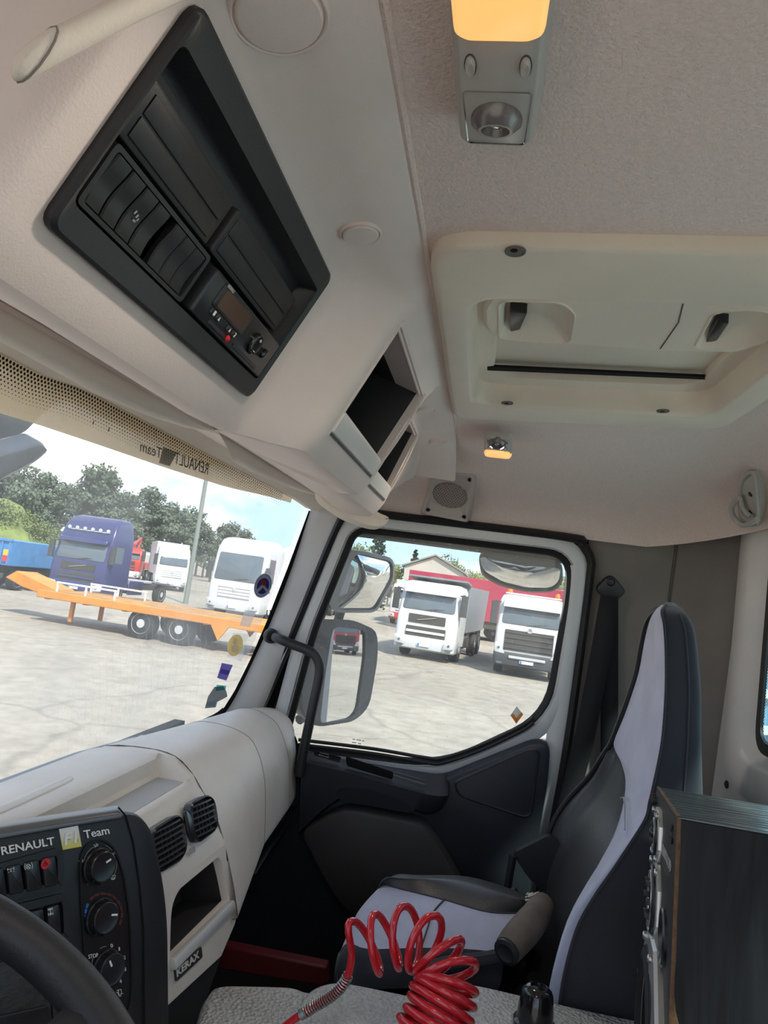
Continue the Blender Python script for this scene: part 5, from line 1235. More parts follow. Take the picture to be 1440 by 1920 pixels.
def drv(name, u, v, w, h, r, prot, mats, label=None, oct_=True):
    c = .28*min(w, h); pts = [(-w/2+c, -h/2), (w/2-c, -h/2), (w/2, -h/2+c), (w/2, h/2-c), (w/2-c, h/2), (-w/2+c, h/2), (-w/2, h/2-c), (-w/2, -h/2+c)]
    pl = B().plate([S(u, v, 0)+Wn*x+Dn*y for x, y in pts], Nn, prot, .002).build(name, mats[0], spk, smooth=30, label=label)
    return pl
def screws(par, u, v, w, h, z, r=.0042):
    for sx_, sy_ in ((-1, -1), (1, -1), (1, 1), (-1, 1)):
        B().lathe([(r, 0), (r, .002), (r*.7, .0035), (.0001, .0035)], S(u, v, z)+Wn*sx_*w/2+Dn*sy_*h/2, Nn, 10).build('screw', STEEL, par)
c0 = lambda u, v, z: S(u, v, z)
tw = drv('tweeter', .68, .049, .072, .064, .03, .006, (ALU,))
B().lathe([(0.0279, 0), (0.0279, .002), (0.0254, .0035), (0.0230, .001), (0.0001, .001)], c0(.68, .049, .006), Nn, 32).build('ring', BLKSAT, tw)
B().lathe([(0.0213, 0), (0.0197, .002), (0.0148, .0016), (0.0001, .001)], c0(.68, .049, .0075), Nn, 32).build('plate', ALU, tw)
for k in range(5):
    a = 2*PI*k/5; B().box(c0(.68, .049, .010)+(Wn*math.cos(a)+Dn*math.sin(a))*.0115, (.005, .006, .006), Matrix((Wn, Nn, Dn)).transposed()).build('guard_lug', BLACK, tw, bevel=.001)
B().ell(c0(.68, .049, .008), (.009, .006, .009), 14, 8, Matrix((Wn, Nn, Dn)).transposed()).build('dome', BLKSAT, tw)
screws(tw, .68, .049, .060, .052, .006)
md_ = drv('midrange_driver', .66, .128, .096, .092, .05, .006, (ALU,))
B().lathe([(0.0426, 0), (0.0426, .003), (0.0394, .005), (0.0369, .002), (0.0001, .002)], c0(.66, .128, .006), Nn, 36).build('ring', BLKSAT, md_)
B().lathe([(0.0353, 0), (0.0336, .003), (0.0213, .002), (0.0197, .0005), (0.0001, .0005)], c0(.66, .128, .0082), Nn, 36).build('plate', ALU, md_)
B().disc(c0(.66, .128, .0095), Nn, .023, 24).build('cone', BLKDEEP, md_, smooth=0)
for k in range(6):
    a = 2*PI*k/6; B().box(c0(.66, .128, .012)+(Wn*math.cos(a)+Dn*math.sin(a))*.022, (.006, .008, .007), Matrix((Wn, Nn, Dn)).transposed()).build('guard_lug', BLACK, md_, bevel=.001)
screws(md_, .66, .128, .082, .080, .006, .005)
B().lathe([(.031, 0), (.031, .003), (.029, .005), (.026, .002), (.025, .0004), (.0001, .0004)], c0(.285, .142, 0), Nn, 32).build('bass_port', BLKSAT, spk)
wf = B().lathe([(0.1299, 0), (0.1299, .006), (0.1273, .010), (0.1139, .013), (0.1086, .014), (0.1068, .009)], c0(.52, .283, 0), Nn, 8, u=Wn*math.cos(PI/8)+Dn*math.sin(PI/8)).build('woofer', ALU, spk, smooth=25)
B().lathe([(0.1086, .006), (0.1086, .0125), (0.1050, .0145), (0.0943, .018), (0.0872, .014), (0.0837, .008)], c0(.52, .283, 0), Nn, 48).build('surround', RUBBER, wf)
B().lathe([(0.1055, .010), (0.1055, .0146), (0.0979, .0150), (0.0961, .010)], c0(.52, .283, 0), Nn, 48).build('gasket', BLKDEEP, wf)
B().lathe([(0.0863, .011), (0.0534, -.004), (0.0303, -.012), (0.0267, -.004), (0.0133, .004), (0.0001, .006)], c0(.52, .283, 0), Nn, 48, cap=False).build('cone', CONE, wf)
for k in range(8):
    a = 2*PI*(k+.5)/8; B().lathe([(0.0053, 0), (0.0053, .003), (0.0036, .0045), (0.0001, .0045)], c0(.52, .283, .0115)+(Wn*math.cos(a)+Dn*math.sin(a))*.1175, Nn, 10).build('screw', STEEL, wf)
B().lathe([(.011, 0), (.011, .002), (.007, .002), (.006, -.002), (.0001, -.002)], c0(.14, .023, 0), Nn, 18).build('peg_hole', BLKSAT, spk)
b = B(); b.text('KENWOOD', S(.54, .064, .0002), S(.12, .064, .0002), S(.54, .051, .0002), bold=.01)
b.face([S(.56, .068, .0006), S(.16, .068, .0006), S(.16, .0686, .0006), S(.56, .0686, .0006)]); b.face([S(.56, .074, .0006), S(.25, .074, .0006), S(.25, .0746, .0006), S(.56, .0746, .0006)])
b.build('lettering', mat('print_silver', (.4, .4, .39), .4, .3), spk, smooth=0)
B().lathe([(.006, 0), (.006, .006), (.0001, .007)], c0(.95, .016, 0), Nn, 12).build('corner_peg', BLACK, spk)

# ------------------------------------------------------------------ red coiled air hose
hs = thing('coiled_air_hose', 'red coiled air hose arching over the engine cover with a wire spring guard', 'hose', atX(700, 1880, 1.08))
HX = .97
tail = [atX(x, y, HX) for x, y in [(505, 1952), (540, 1920), (575, 1896), (600, 1881), (628, 1862), (646, 1842), (655, 1820), (659, 1800), (659, 1778)]]
tail = cat_rom(tail, 5)
axis = cat_rom([atX(x, y, HX-o) for x, y, o in [(672, 1782, 0), (708, 1768, .0), (752, 1757, .0), (798, 1768, .01), (826, 1800, .02), (838, 1832, .03), (832, 1868, .04), (820, 1905, .05), (808, 1945, .06), (800, 1975, .065)]], 30)
Ld = [0]
for a, c in zip(axis, axis[1:]): Ld.append(Ld[-1]+(c-a).length)
pts = []; ang = 2.6; dens = []
n_ = len(axis); prev = None
for i in range(n_):
    pass
def axis_at(s):
    for j in range(n_-1):
        if Ld[j+1] >= s:
            t = (s-Ld[j])/max(1e-9, Ld[j+1]-Ld[j]); return lerp(axis[j], axis[j+1], t), (axis[min(j+3, n_-1)]-axis[max(j-2, 0)]).normalized()
    return axis[-1], (axis[-1]-axis[-4]).normalized()
s = 0; Tm = Ld[-1]; ang = math.pi*.62
while s < Tm:
    c, t = axis_at(s); f = s/Tm
    n1 = V(1, 0, 0)-t*t.x; n1.normalize(); n2 = t.cross(n1).normalized()
    if n2.z < 0 and f < .3: pass
    r1 = .0345+.006*max(0, f-.45)/.55; wob = 1+.05*math.sin(ang*.37)
    pts.append(c + (n1*math.cos(ang)*.027*(1+f*.35)+n2*math.sin(ang)*r1)*wob)
    pitch = .0305 if f < .40 else max(.0115, .0305-(f-.40)*.075)
    da = 2*PI/26; ang -= da; s += pitch/26
hose = tail+pts
hose_s = [hose[0]]+[ (hose[i-1]+hose[i]*2+hose[i+1])/4 if abs(i-len(tail)) < 4 else hose[i] for i in range(1, len(hose)-1)]+[hose[-1]]
B().tube(hose_s, .0049, 10).build('hose', REDHOSE, hs, smooth=80)
gpth = resample(tail[9:29], 400); sp_ = []
for i, p in enumerate(gpth):
    t = (gpth[min(i+1, 399)]-gpth[max(i-1, 0)]).normalized(); n1 = t.cross(V(1, 0, 0)).normalized(); n2 = t.cross(n1); a = i/400*2*PI*22
    sp_.append(p+(n1*math.cos(a)+n2*math.sin(a))*.0064)
B().tube(sp_, .001, 5).build('spring_guard', STEEL, hs)
for i in (9, 11, 13): 
    p, q = tail[i-1], tail[i+1]; B().lathe([(.006, -.004), (.0068, -.004), (.0068, .004), (.006, .004)], tail[i], q-p, 16).build('ferrule', STEEL, hs) if i == 9 else None
# ------------------------------------------------------------------ black gear knob
kb = atZ(1000, 1931, -.5715); kt = V(.02, -.012, 1).normalized()
k_ = thing('gear_knob', 'glossy black ribbed knob standing on the engine cover before the loudspeaker', 'knob', kb)
B().lathe([(.028, 0), (.029, .006), (.029, .011), (.0265, .014), (.025, .015)], kb, kt, 40).build('collar', KNOBM, k_, smooth=30)
B().lathe([(.025, .012), (.024, .028), (.0212, .048), (.0192, .052), (.0140, .056), (.011, .0565), (.0106, .054), (.004, .054), (.0001, .0545)], kb, kt, 40).build('cap', KNOBM, k_, smooth=30)
# ================================================================== outside, in metres
def gmat():
    m = bpy.data.materials.new('yard_concrete'); m.use_nodes = True; t = m.node_tree; b = t.nodes['Principled BSDF']; L = t.links.new; n = t.nodes.new
    b.inputs['Roughness'].default_value = .92; b.inputs['Specular IOR Level'].default_value = .2
    tc = n('ShaderNodeTexCoord')
    n1 = n('ShaderNodeTexNoise'); n1.inputs['Scale'].default_value = .11; n1.inputs['Detail'].default_value = 7; n1.inputs['Roughness'].default_value = .65; L(tc.outputs['Object'], n1.inputs['Vector'])
    cr = n('ShaderNodeValToRGB'); e = cr.color_ramp.elements; e[0].position = .36; e[0].color = (.31, .275, .22, 1); e[1].position = .66; e[1].color = (.43, .39, .32, 1); L(n1.outputs['Fac'], cr.inputs['Fac'])
    n2 = n('ShaderNodeTexNoise'); n2.inputs['Scale'].default_value = 2.2; n2.inputs['Detail'].default_value = 8; n2.inputs['Roughness'].default_value = .7; L(tc.outputs['Object'], n2.inputs['Vector'])
    c2 = n('ShaderNodeValToRGB'); c2.color_ramp.elements[0].position = .35; c2.color_ramp.elements[0].color = (.74, .73, .72, 1); c2.color_ramp.elements[1].position = .6; c2.color_ramp.elements[1].color = (1, 1, 1, 1); L(n2.outputs['Fac'], c2.inputs['Fac'])
    v = n('ShaderNodeTexVoronoi'); v.feature = 'DISTANCE_TO_EDGE'; v.inputs['Scale'].default_value = .16
    dn = n('ShaderNodeTexNoise'); dn.inputs['Scale'].default_value = .6; dn.inputs['Detail'].default_value = 5; L(tc.outputs['Object'], dn.inputs['Vector'])
    ad = n('ShaderNodeMix'); ad.data_type = 'RGBA'; ad.blend_type = 'ADD'; ad.inputs[0].default_value = 1.6; L(tc.outputs['Object'], ad.inputs[6]); L(dn.outputs['Color'], ad.inputs[7]); L(ad.outputs[2], v.inputs['Vector'])
    r = n('ShaderNodeMapRange'); r.inputs[1].default_value = .002; r.inputs[2].default_value = .012; r.inputs[3].default_value = .80; r.inputs[4].default_value = 1; L(v.outputs['Distance'], r.inputs[0])
    m1 = n('ShaderNodeMix'); m1.data_type = 'RGBA'; m1.blend_type = 'MULTIPLY'; m1.inputs[0].default_value = 1; L(cr.outputs[0], m1.inputs[6]); L(c2.outputs[0], m1.inputs[7])
    m2 = n('ShaderNodeMix'); m2.data_type = 'RGBA'; m2.blend_type = 'MULTIPLY'; m2.inputs[0].default_value = 1; L(m1.outputs[2], m2.inputs[6]); L(r.outputs[0], m2.inputs[7])
    L(m2.outputs[2], b.inputs['Base Color'])
    bp = n('ShaderNodeBump'); bp.inputs['Strength'].default_value = .4; bp.inputs['Distance'].default_value = .02; L(n2.outputs['Fac'], bp.inputs['Height']); L(bp.outputs[0], b.inputs['Normal'])
    return m
b = B(True); G_N = 24
b.grid([[V(-400+1200*i/G_N, -600+1200*j/G_N, 0) for i in range(G_N+1)] for j in range(G_N+1)])
b.build('ground', gmat(), kind='structure', smooth=0, label='pale cracked concrete yard')
TW = mat('truck_white', (.62, .63, .64), .3, spec=.5, var=.05, vscale=1.5)
TWO = mat('truck_off_white', (.52, .54, .56), .4, spec=.5, var=.08, vscale=1)
TNAVY = mat('truck_navy', (.035, .040, .13), .22, spec=.6)
TRED = mat('truck_red', (.42, .035, .03), .35)
TBLUE = mat('skip_blue', (.06, .22, .48), .5, var=.2, vscale=2)
TOR = mat('trailer_orange', (.62, .24, .03), .55, var=.2, vscale=1.5)
TORD = mat('trailer_deck', (.40, .21, .06), .8, var=.3, vscale=2)
TCURT = mat('curtain_red', (.36, .02, .06), .5, var=.1, vscale=.5)
TGREY = mat('truck_dark_grey', (.045, .047, .05), .5)
TGLASS = mat('truck_glass', (.10, .13, .155), .10, spec=.7)  # base lightened to put reflection and haze into the panes
TLIGHT = mat('truck_lamp', (.60, .62, .64), .12, .3)
TYRE = mat('tyre', (.02, .02, .021), .85)
RIMM = mat('wheel_rim', (.55, .55, .55), .5, .1)
BEAC = mat('beacon_amber', (.75, .22, .02), .3)
TIPG = mat('tipper_grey', (.22, .24, .26), .5)
DIRT = mat('dirty_chassis', (.05, .047, .043), .9)

def wheel(par, x, y, r=.5, w=.32, dirx=1):
    b = B(True); b.lathe([(r*.62, -w/2), (r*.95, -w/2), (r, -w/2+.05), (r, w/2-.05), (r*.95, w/2), (r*.62, w/2)], (x, y, r), (1, 0, 0), 24)
    o = b.build('wheel', TYRE, par, smooth=40)
    b = B(True); s = w/2*dirx; b.lathe([(r*.68, s*.9), (r*.67, s*1.04), (r*.58, s*.8), (r*.30, s*.7), (r*.28, s*1.05), (.001, s*1.08)], (x, y, r), (1, 0, 0), 20)
    b.build('wheel_rim', RIMM, o, smooth=40)
def rr_(hw, y0, y1, z, r=.16): return fil([(-hw, y0, z), (hw, y0, z), (hw, y1, z), (-hw, y1, z)], r, 4)
def bbox(name, par, m, x0, x1, y0, y1, z0, z1, bev=.03, **k):
    return B(True).box(((x0+x1)/2, (y0+y1)/2, (z0+z1)/2), (x1-x0, y1-y0, z1-z0)).build(name, m, par, bevel=bev, **k)
def truck(name, label, loc, rz, paint, cabh=3.05, roof=None, hw=1.23, lower=TGREY, load='chassis', loadm=TIPG, length=8.5, style=0, load_h=1.5, visor=True, wz0=None, beacon=False, group=None, lights=False, emblem=None, cat='truck', tall=0.0):
    t = thing(name, label, cat, (0, 0, 0), group, metres=True)
    q = t.location.copy()
    zt = cabh
    prof = [(.62, .02, hw*.985), (.95, -.03, hw), (1.55, -.02, hw), (1.85, .02, hw), (zt-.62, .17, hw*.985), (zt-.22, .26, hw*.965), (zt-.05, .42, hw*.90), (zt, .62, hw*.78)]
    if roof: prof = prof[:5]+[(zt-.2, .26, hw*.975), (zt+roof*.5, .50, hw*.93), (zt+roof*.85, .80, hw*.86), (zt+roof, 1.15, hw*.74)]
    B(True).loft([rr_(w, y, 2.15 if z < zt+.3 else 2.05, z, .17) for z, y, w in prof]).build('cab_shell', paint, t, smooth=45)
    def yf(z):
        for (z0, y0, _), (z1, y1, _) in zip(prof, prof[1:]):
            if z0 <= z <= z1: return y0+(y1-y0)*(z-z0)/(z1-z0)
        return prof[0][1]
    z0, z1 = wz0 or 1.90, zt-.42
    ws = fil([(-hw*.86, yf(z0)+.0, z0), (hw*.86, yf(z0), z0), (hw*.83, yf(z1), z1), (-hw*.83, yf(z1), z1)], .12, 4)
    B(True).plate([p+V(0, .05, 0) for p in ws], (0, -1, .1), .075, .02).build('windscreen', TGLASS, t, smooth=40)
    for s in (-1, 1):
        B(True).prism([(s*hw*.985, .42, 1.95), (s*hw*.985, 1.25, 1.90), (s*hw*.985, 1.25, zt-.5), (s*hw*.985, .55, zt-.5)], (s*.02, 0, 0)).build('side_window', TGLASS, t)
        B(True).loft([rr2 for rr2 in [fil([(s*(hw+.14)-.13, -.02, z), (s*(hw+.14)+.13, -.02, z), (s*(hw+.14)+.13, .16, z), (s*(hw+.14)-.13, .16, z)], .05, 3) for z in (1.85, 1.9, 2.62, 2.68)]]).build('mirror', TGREY, t, smooth=40)
        B(True).tube([(s*hw*.95, .2, 2.66), (s*(hw+.14), .08, 2.70), (s*(hw+.14), .08, 2.6)], .025, 6).build('mirror_arm', TGREY, t)
    # grille with slats
    gw = hw*(.60 if style != 1 else .72); gz = (1.40, 1.74) if style == 0 else ((.95, 1.70) if style == 1 else (1.0, 1.62))
    B(True).box((0, -.03, (gz[0]+gz[1])/2), (gw*2, .05, gz[1]-gz[0])).build('grille', DIRT if style != 2 else paint, t, bevel=.01)
    if style == 0:
        B(True).box((0, -.045, 1.06), (gw*2.15, .05, .42)).build('lower_grille', DIRT, t, bevel=.02)
        B(True).box((0, -.085, 1.07), (gw*2.1, .05, .10)).build('grille_slat', paint, t, bevel=.015)
    else:
        ns = 4
        for k in range(ns):
            z = gz[0]+(gz[1]-gz[0])*(k+.5)/ns
            B(True).box((0, -.068, z), (gw*1.96, .04, (gz[1]-gz[0])/ns*(.42 if style != 1 else .25))).build('grille_slat', paint if style != 1 else TGREY, t, bevel=.008)
    if style == 1: B(True).box((0, -.14, .72), (gw*1.5, .04, .10)).build('skid_plate', TLIGHT, t, bevel=.02)
    if style in (0, 1):       # slanting bar across the grille
        B(True).prism([(-gw*.55, -.10, gz[0]+.12), (-gw*.45, -.10, gz[0]+.12), (gw*.55, -.10, gz[1]-.06), (gw*.45, -.10, gz[1]-.06)], (0, .02, 0)).build('grille_bar', TLIGHT, t) if style == 0 else B(True).lathe([(.10, 0), (.10, .02), (.07, .02), (.06, .0)], (0, -.075, gz[1]+.05), (0, -1, 0), 16).build('badge', TLIGHT, t)
    if style == 2:
        B(True).plate([(0, -.09, 1.62), (.10, -.09, 1.46), (0, -.09, 1.30), (-.10, -.09, 1.46)], (0, -1, 0), .03, .01).build('badge', TLIGHT, t)
    # bumper, headlamps, plate
    B(True).loft([rr_(hw*w, y, 1.1, z, .15) for z, y, w in ((.36, .03, .96), (.42, -.09, .99), (.82, -.12, 1.0), (.88, -.08, .99))]).build('bumper', lower, t, smooth=40)
    for s in (-1, 1):
        hl = [(s*hw*.62, -.12, .52), (s*hw*.97, -.09, .56), (s*hw*.98, -.08, .86), (s*hw*.66, -.115, .80)] if style != 1 else [(s*hw*.66, -.10, .80), (s*hw*.97, -.07, .84), (s*hw*.98, -.04, 1.22), (s*hw*.82, -.07, 1.18)]
        hl = [Vector(p) for p in hl]
        B(True).plate(fil(hl, .05, 3), (0, -1, 0), .05, .012).build('headlight', TLIGHT, t)
        B(True).lathe([(.05, 0), (.05, .02), (.001, .03)], sum(hl, V())/4+V(0, -.05, 0), (0, -1, 0), 12).build('lamp_lens', TGLASS, t)
        B(True).box((s*hw*.80, -.125, .47), (.2, .03, .08)).build('fog_lamp', TGLASS, t, bevel=.01)
    B(True).box((0, -.135, .58), (.5, .02, .11)).build('number_plate', STICKW, t)
    B(True).box((-.2, -.147, .58), (.06, .01, .1)).build('plate_band', BLUEP, t)
    for s in (-1, 1): B(True).tube([(s*.1, yf(1.95)-.05, 1.93), (s*.1+.5, yf(2.1)-.06, 2.02)], .012, 5).build('wiper', TGREY, t)
    if visor:
        B(True).prism([(-hw*.86, yf(z1)-.02, z1-.02), (-hw*.86, yf(z1)-.28, z1-.06), (-hw*.86, yf(z1)-.20, z1+.12), (-hw*.86, yf(z1+.2)+.02, z1+.2)], (hw*1.72, 0, 0)).build('sun_visor', paint, t, bevel=.02)
    if lights:
        B(True).tube([(-hw*.75, .35, zt+.10), (hw*.75, .35, zt+.10)], .03, 8).build('light_bar', TLIGHT, t)
        for k in range(6): B(True).lathe([(.08, -.03), (.09, .04), (.001, .05)], (-hw*.7+hw*1.4*k/5, .33, zt+.18), (0, -1, 0), 12).build('roof_light', TLIGHT, t)
    if beacon:
        for s in (-1, 1): B(True).lathe([(.09, 0), (.09, .16), (.06, .22), (.001, .23)], (s*hw*.72, .7, zt+.02), (0, 0, 1), 14).build('beacon', BEAC, t)
        B(True).box((0, .7, zt+.04), (hw*1.7, .18, .06)).build('beacon_bar', paint, t, bevel=.02)
    # running gear
    bbox('chassis', t, DIRT, -.45, .45, 1.2, length, .62, .95)
    for y in ((1.35,) if load == 'tractor' else (1.35, length-2.6)) + (length-1.2,):
        for s in (-1, 1): wheel(t, s*(hw-.2), y, .5, .32, s)
    bbox('side_tank', t, TGREY, -hw, -hw+.5, 2.4, 3.6, .5, 1.0, .06); bbox('side_tank', t, TGREY, hw-.5, hw, 2.4, 3.6, .5, 1.0, .06)
    if load == 'tipper':
        B(True).loft([rr_(hw*.95, 2.35, length, 1.15, .05), rr_(hw*1.02, 2.3, length+.1, 1.15+load_h, .05)]).build('tipper_body', loadm, t, smooth=0)
        B(True).prism([(-hw*1.02, 2.3, 1.15+load_h), (-hw*1.02, 1.25, 1.28+load_h), (-hw*1.02, 1.25, 1.34+load_h), (-hw*1.02, 2.3, 1.22+load_h)], (hw*2.04, 0, 0)).build('tipper_canopy', loadm, t)
    elif load == 'box':
        bbox('box_body', t, loadm, -hw*1.02, hw*1.02, 2.35, length, 1.1, 1.1+load_h, .04)
    elif load == 'tractor':
        bbox('fifth_wheel', t, TLIGHT, -.5, .5, length-1.9, length-.7, .98, 1.12)
        for s in (-1, 1): B(True).lathe([(.56, -.2), (.58, -.2), (.58, .2), (.56, .2)], (s*(hw-.2), length-1.2, .52), (1, 0, 0), 20).build('mudguard', TGREY, t) if False else bbox('mudguard', t, TGREY, s*(hw-.2)-.25, s*(hw-.2)+.25, length-1.8, length-.6, 1.04, 1.10)
        bbox('side_fairing', t, paint, hw-.06, hw, 2.2, 3.6, .45, 1.15); bbox('side_fairing', t, paint, -hw, -hw+.06, 2.2, 3.6, .45, 1.15)
    elif load == 'crane':
        bbox('flat_body', t, loadm, -hw, hw, 3.2, length, 1.1, 1.7, .03)
        B(True).tube([(0, 2.7, 1.0), (0, 2.7, 3.2), (.3, 4.6, 3.9), (.2, 3.6, 2.3)], [.18, .16, .13, .11], 8).build('crane_arm', loadm, t)
    t.location = Vector(loc); t.rotation_euler = (0, 0, rz)
    return t
R = math.radians
FM = truck('truck', 'white truck with grey tipper seen through the passenger window, left of the other white one', (28.2, 2.15, 0), R(-97), TW, 3.05, lower=TWO, load='tipper', length=8.6, style=0, load_h=1.95)
FMX = truck('truck', 'white truck with black grille, orange beacons and angular lamps in the passenger window', (27.0, -1.75, 0), R(-93), TW, 3.0, lower=TGREY, load='tipper', loadm=mat('tipper_green', (.05, .30, .24), .5), length=8.5, style=1, load_h=1.2, beacon=True)
B(True).box((0, -.05, 1.80), (2.0, .05, .22)).build('black_band', TGREY, FMX, bevel=.02)
truck('truck', 'white high-roofed truck parked facing the windscreen behind the orange trailer', (34.2, 12.3, 0), R(-95), TW, 3.65, roof=.42, hw=1.45, lower=TWO, load='box', loadm=TW, length=9, style=2, load_h=2.6, visor=False, wz0=1.85)
truck('truck', 'dark blue tractor unit with a row of roof lights, behind the orange trailer', (31.0, 18.9, 0), R(-92), TNAVY, 3.2, roof=.85, hw=1.46, lower=TNAVY, load='tractor', length=7.0, style=0, lights=True)
truck('truck', 'white box truck half hidden by the lamp post', (52.0, 23.9, 0), R(-60), TW, 3.0, roof=.5, lower=TWO, load='box', loadm=TW, length=9.5, style=2, load_h=2.6, visor=False)
truck('truck', 'red crane truck in the gap right of the dark blue tractor', (58.0, 31.0, 0), R(-70), TRED, 2.9, load='crane', loadm=TRED, length=8.5, lower=STICKW)
truck('truck', 'distant white truck just right of the upper mirror', (52, 5.6, 0), R(-90), TW, 3.0, lower=TRED, load='box', loadm=TWO, length=9, style=2, load_h=2.2)
truck('truck', 'distant dark truck beside the white tipper, right of the mirror', (56, 4.1, 0), R(-95), TGREY, 3.0, load='box', loadm=TGREY, length=9, load_h=2.1)
truck('truck', 'white high-roofed truck at the far right of the windscreen', (44, 12.2, 0), R(-92), TW, 3.2, roof=1.1, hw=1.35, load='box', loadm=TW, length=9, style=2, load_h=2.9, visor=False, lower=TWO)
# seen in the mirrors
truck('truck', 'red truck reflected in the door mirror', (9.8, -60, 0), R(180), TRED, 3.0, load='crane', loadm=TRED, length=8.5, beacon=True, style=1)
truck('truck', 'white truck reflected in the door mirror, right of the red one', (14.2, -63, 0), R(180), TW, 3.0, load='tipper', length=8.6, lower=TWO)
truck('truck', 'white truck reflected in the door mirror, left of the red one', (6.0, -67, 0), R(180), TW, 3.1, roof=.8, load='tractor', length=7, style=2, lower=TWO)
# blue skip lorry at the left edge
sk = thing('skip_lorry', 'blue hook lift skip with red and yellow corner markings at the left edge', 'truck', (0, 0, 0), metres=True)
bbox('skip_body', sk, TBLUE, -1.25, 1.25, 0, 5.5, 1.15, 2.35, .03)
for k in range(7): bbox('skip_rib', sk, TBLUE, -1.2+.4*k-.04, -1.2+.4*k+.04, -.07, .02, 1.2, 2.3, .01)
bbox('top_rail', sk, TBLUE, -1.28, 1.28, -.09, .05, 2.27, 2.40, .02)
for s in (-1, 1):
    bbox('red_marking', sk, REDP, s*1.08-.12, s*1.08+.12, -.10, -.07, 1.35, 1.60, 0); bbox('yellow_marking', sk, mat('mark_yellow', (.7, .45, .03), .5), s*1.08-.12, s*1.08+.12, -.10, -.07, 1.62, 1.90, 0)
for x in (-.5, .1): B(True).lathe([(.14, 0), (.14, .02), (.001, .02)], (x, -.08, 2.02), (0, -1, 0), 16).build('round_plate', STICKW, sk)
bbox('chassis', sk, DIRT, -.45, .45, -.2, 9.5, .6, 1.1); bbox('rear_beam', sk, DIRT, -1.2, 1.2, -.25, -.1, .55, .80)
for y in (1.0, 2.4, 8.4):
    for s in (-1, 1): wheel(sk, s*1.02, y, .5, .34, s)
bbox('cab_shell', sk, TGREY, -1.22, 1.22, 7.2, 9.3, .8, 3.15, .1); bbox('rear_glass', sk, TGLASS, -.9, .9, 7.15, 7.22, 2.3, 2.95, .02); bbox('roof', sk, TW, -1.25, 1.25, 6.9, 9.2, 3.15, 3.32, .06)
B(True).tube([(-.3, 6.6, 1.1), (-.3, 6.6, 3.2), (-.3, 5.8, 3.35)], .08, 8).build('hook_arm', TWO, sk)
sk.location = (30.3, 23.2, 0); sk.rotation_euler = (0, 0, R(-92))
# orange low loader trailer
tr = thing('low_loader_trailer', 'orange low loader trailer across the yard in front of the parked trucks', 'trailer', (0, 0, 0), metres=True)
bbox('side_beam', tr, TOR, -1.25, -1.12, 0, 8.0, .78, 1.02, .02); bbox('side_beam', tr, TOR, 1.12, 1.25, 0, 8.0, .78, 1.02, .02)
for k in range(11): bbox('deck_plank', tr, TORD, -1.12, 1.12, .05+.69*k, .05+.69*k+.66, .95, 1.0, .008)
for k in range(6): bbox('cross_member', tr, TOR, -1.12, 1.12, .2+1.4*k, .34+1.4*k, .74, .93, .01)
B(True).prism([(-.5, -1.9, 1.18), (-.5, -1.5, 1.45), (-.5, .1, 1.04), (-.5, .1, .72), (-.5, -1.2, .95)], (1.0, 0, 0)).build('gooseneck', TOR, tr, bevel=.03)
for x in (-.75, .75): B(True).prism([(x-.09, 9.8, 1.02), (x-.09, 10.5, 1.75), (x-.09, 10.6, 1.68), (x-.09, 10.4, .9)], (.18, 0, 0)).build('loading_ramp', TOR, tr) if False else bbox('loading_ramp', tr, TOR, x-.3, x+.3, 7.7, 8.3, .70, .98, .02)
for y in (3.75, 5.05):
    for s in (-1, 1): wheel(tr, s*.98, y, .47, .36, s)
for s in (-1, 1):
    B(True).prism([(s*1.2, 6.1, .80), (s*1.2, 6.7, .80), (s*1.2, 6.4, .35)], (s*.05, 0, 0)).build('mud_flap', TOR, tr); bbox('landing_leg', tr, TOR, s*.8-.06, s*.8+.06, 1.0, 1.12, .12, .8, .01)
for s in (-1, 1):
    bbox('tool_rack', tr, TW, s*.9-.03, s*.9+.03, .4, 2.6, 1.28, 1.34, .01)
    for y in (.45, 1.5, 2.55): bbox('rack_post', tr, TW, s*.9-.03, s*.9+.03, y-.03, y+.03, 1.0, 1.30, .01)
tr.location = (22.3, 14.0, 0); tr.rotation_euler = (0, 0, R(176))
tr2 = thing('flatbed_trailer', 'small orange trailer far behind the white tipper truck', 'trailer', (0, 0, 0), metres=True)
bbox('bed', tr2, TOR, -1.2, 1.2, 0, 6, .9, 1.25); bbox('drawbar', tr2, TOR, -.1, .1, -1.8, 0, .8, .95)
for y in (2.6, 3.9):
    for s in (-1, 1): wheel(tr2, s*1.0, y, .45, .3, s)
tr2.location = (50.5, 3.2, 0); tr2.rotation_euler = (0, 0, R(185))
ct = thing('curtain_trailer', 'long red curtain sided trailer behind the two white trucks', 'trailer', (0, 0, 0), metres=True)
bbox('curtain_body', ct, TCURT, -1.25, 1.25, 0, 13.5, 1.25, 3.95, .05); bbox('under_frame', ct, DIRT, -1.1, 1.1, .2, 13.2, .8, 1.25)
for k in range(10): bbox('curtain_strap', ct, TGREY, -1.27, -1.245, .6+1.3*k, .68+1.3*k, 1.25, 3.9, 0)
for y in (9, 10.3, 11.6):
    for s in (-1, 1): wheel(ct, s*.95, y, .5, .34, s)
ct.location = (48.0, 5.2, 0); ct.rotation_euler = (0, 0, R(183))
# things behind the rear window
rb = thing('blue_container', 'blue container with a white rail seen through the rear window', 'container', (0, 0, 0), metres=True)
bbox('body', rb, mat('container_blue', (.10, .28, .45), .5, var=.2, vscale=1), -3, 3, 0, 2.4, .15, 2.1, .04)
for z in (1.2, 1.75): bbox('white_rail', rb, TW, -3, 3, -.12, -.05, z, z+.14, .01)
for k in range(7): bbox('white_post', rb, TW, -2.9+.95*k, -2.78+.95*k, -.12, -.05, .2, 2.2, .01)
rb.location = (12.5, -5.6, 0); rb.rotation_euler = (0, 0, R(-68))
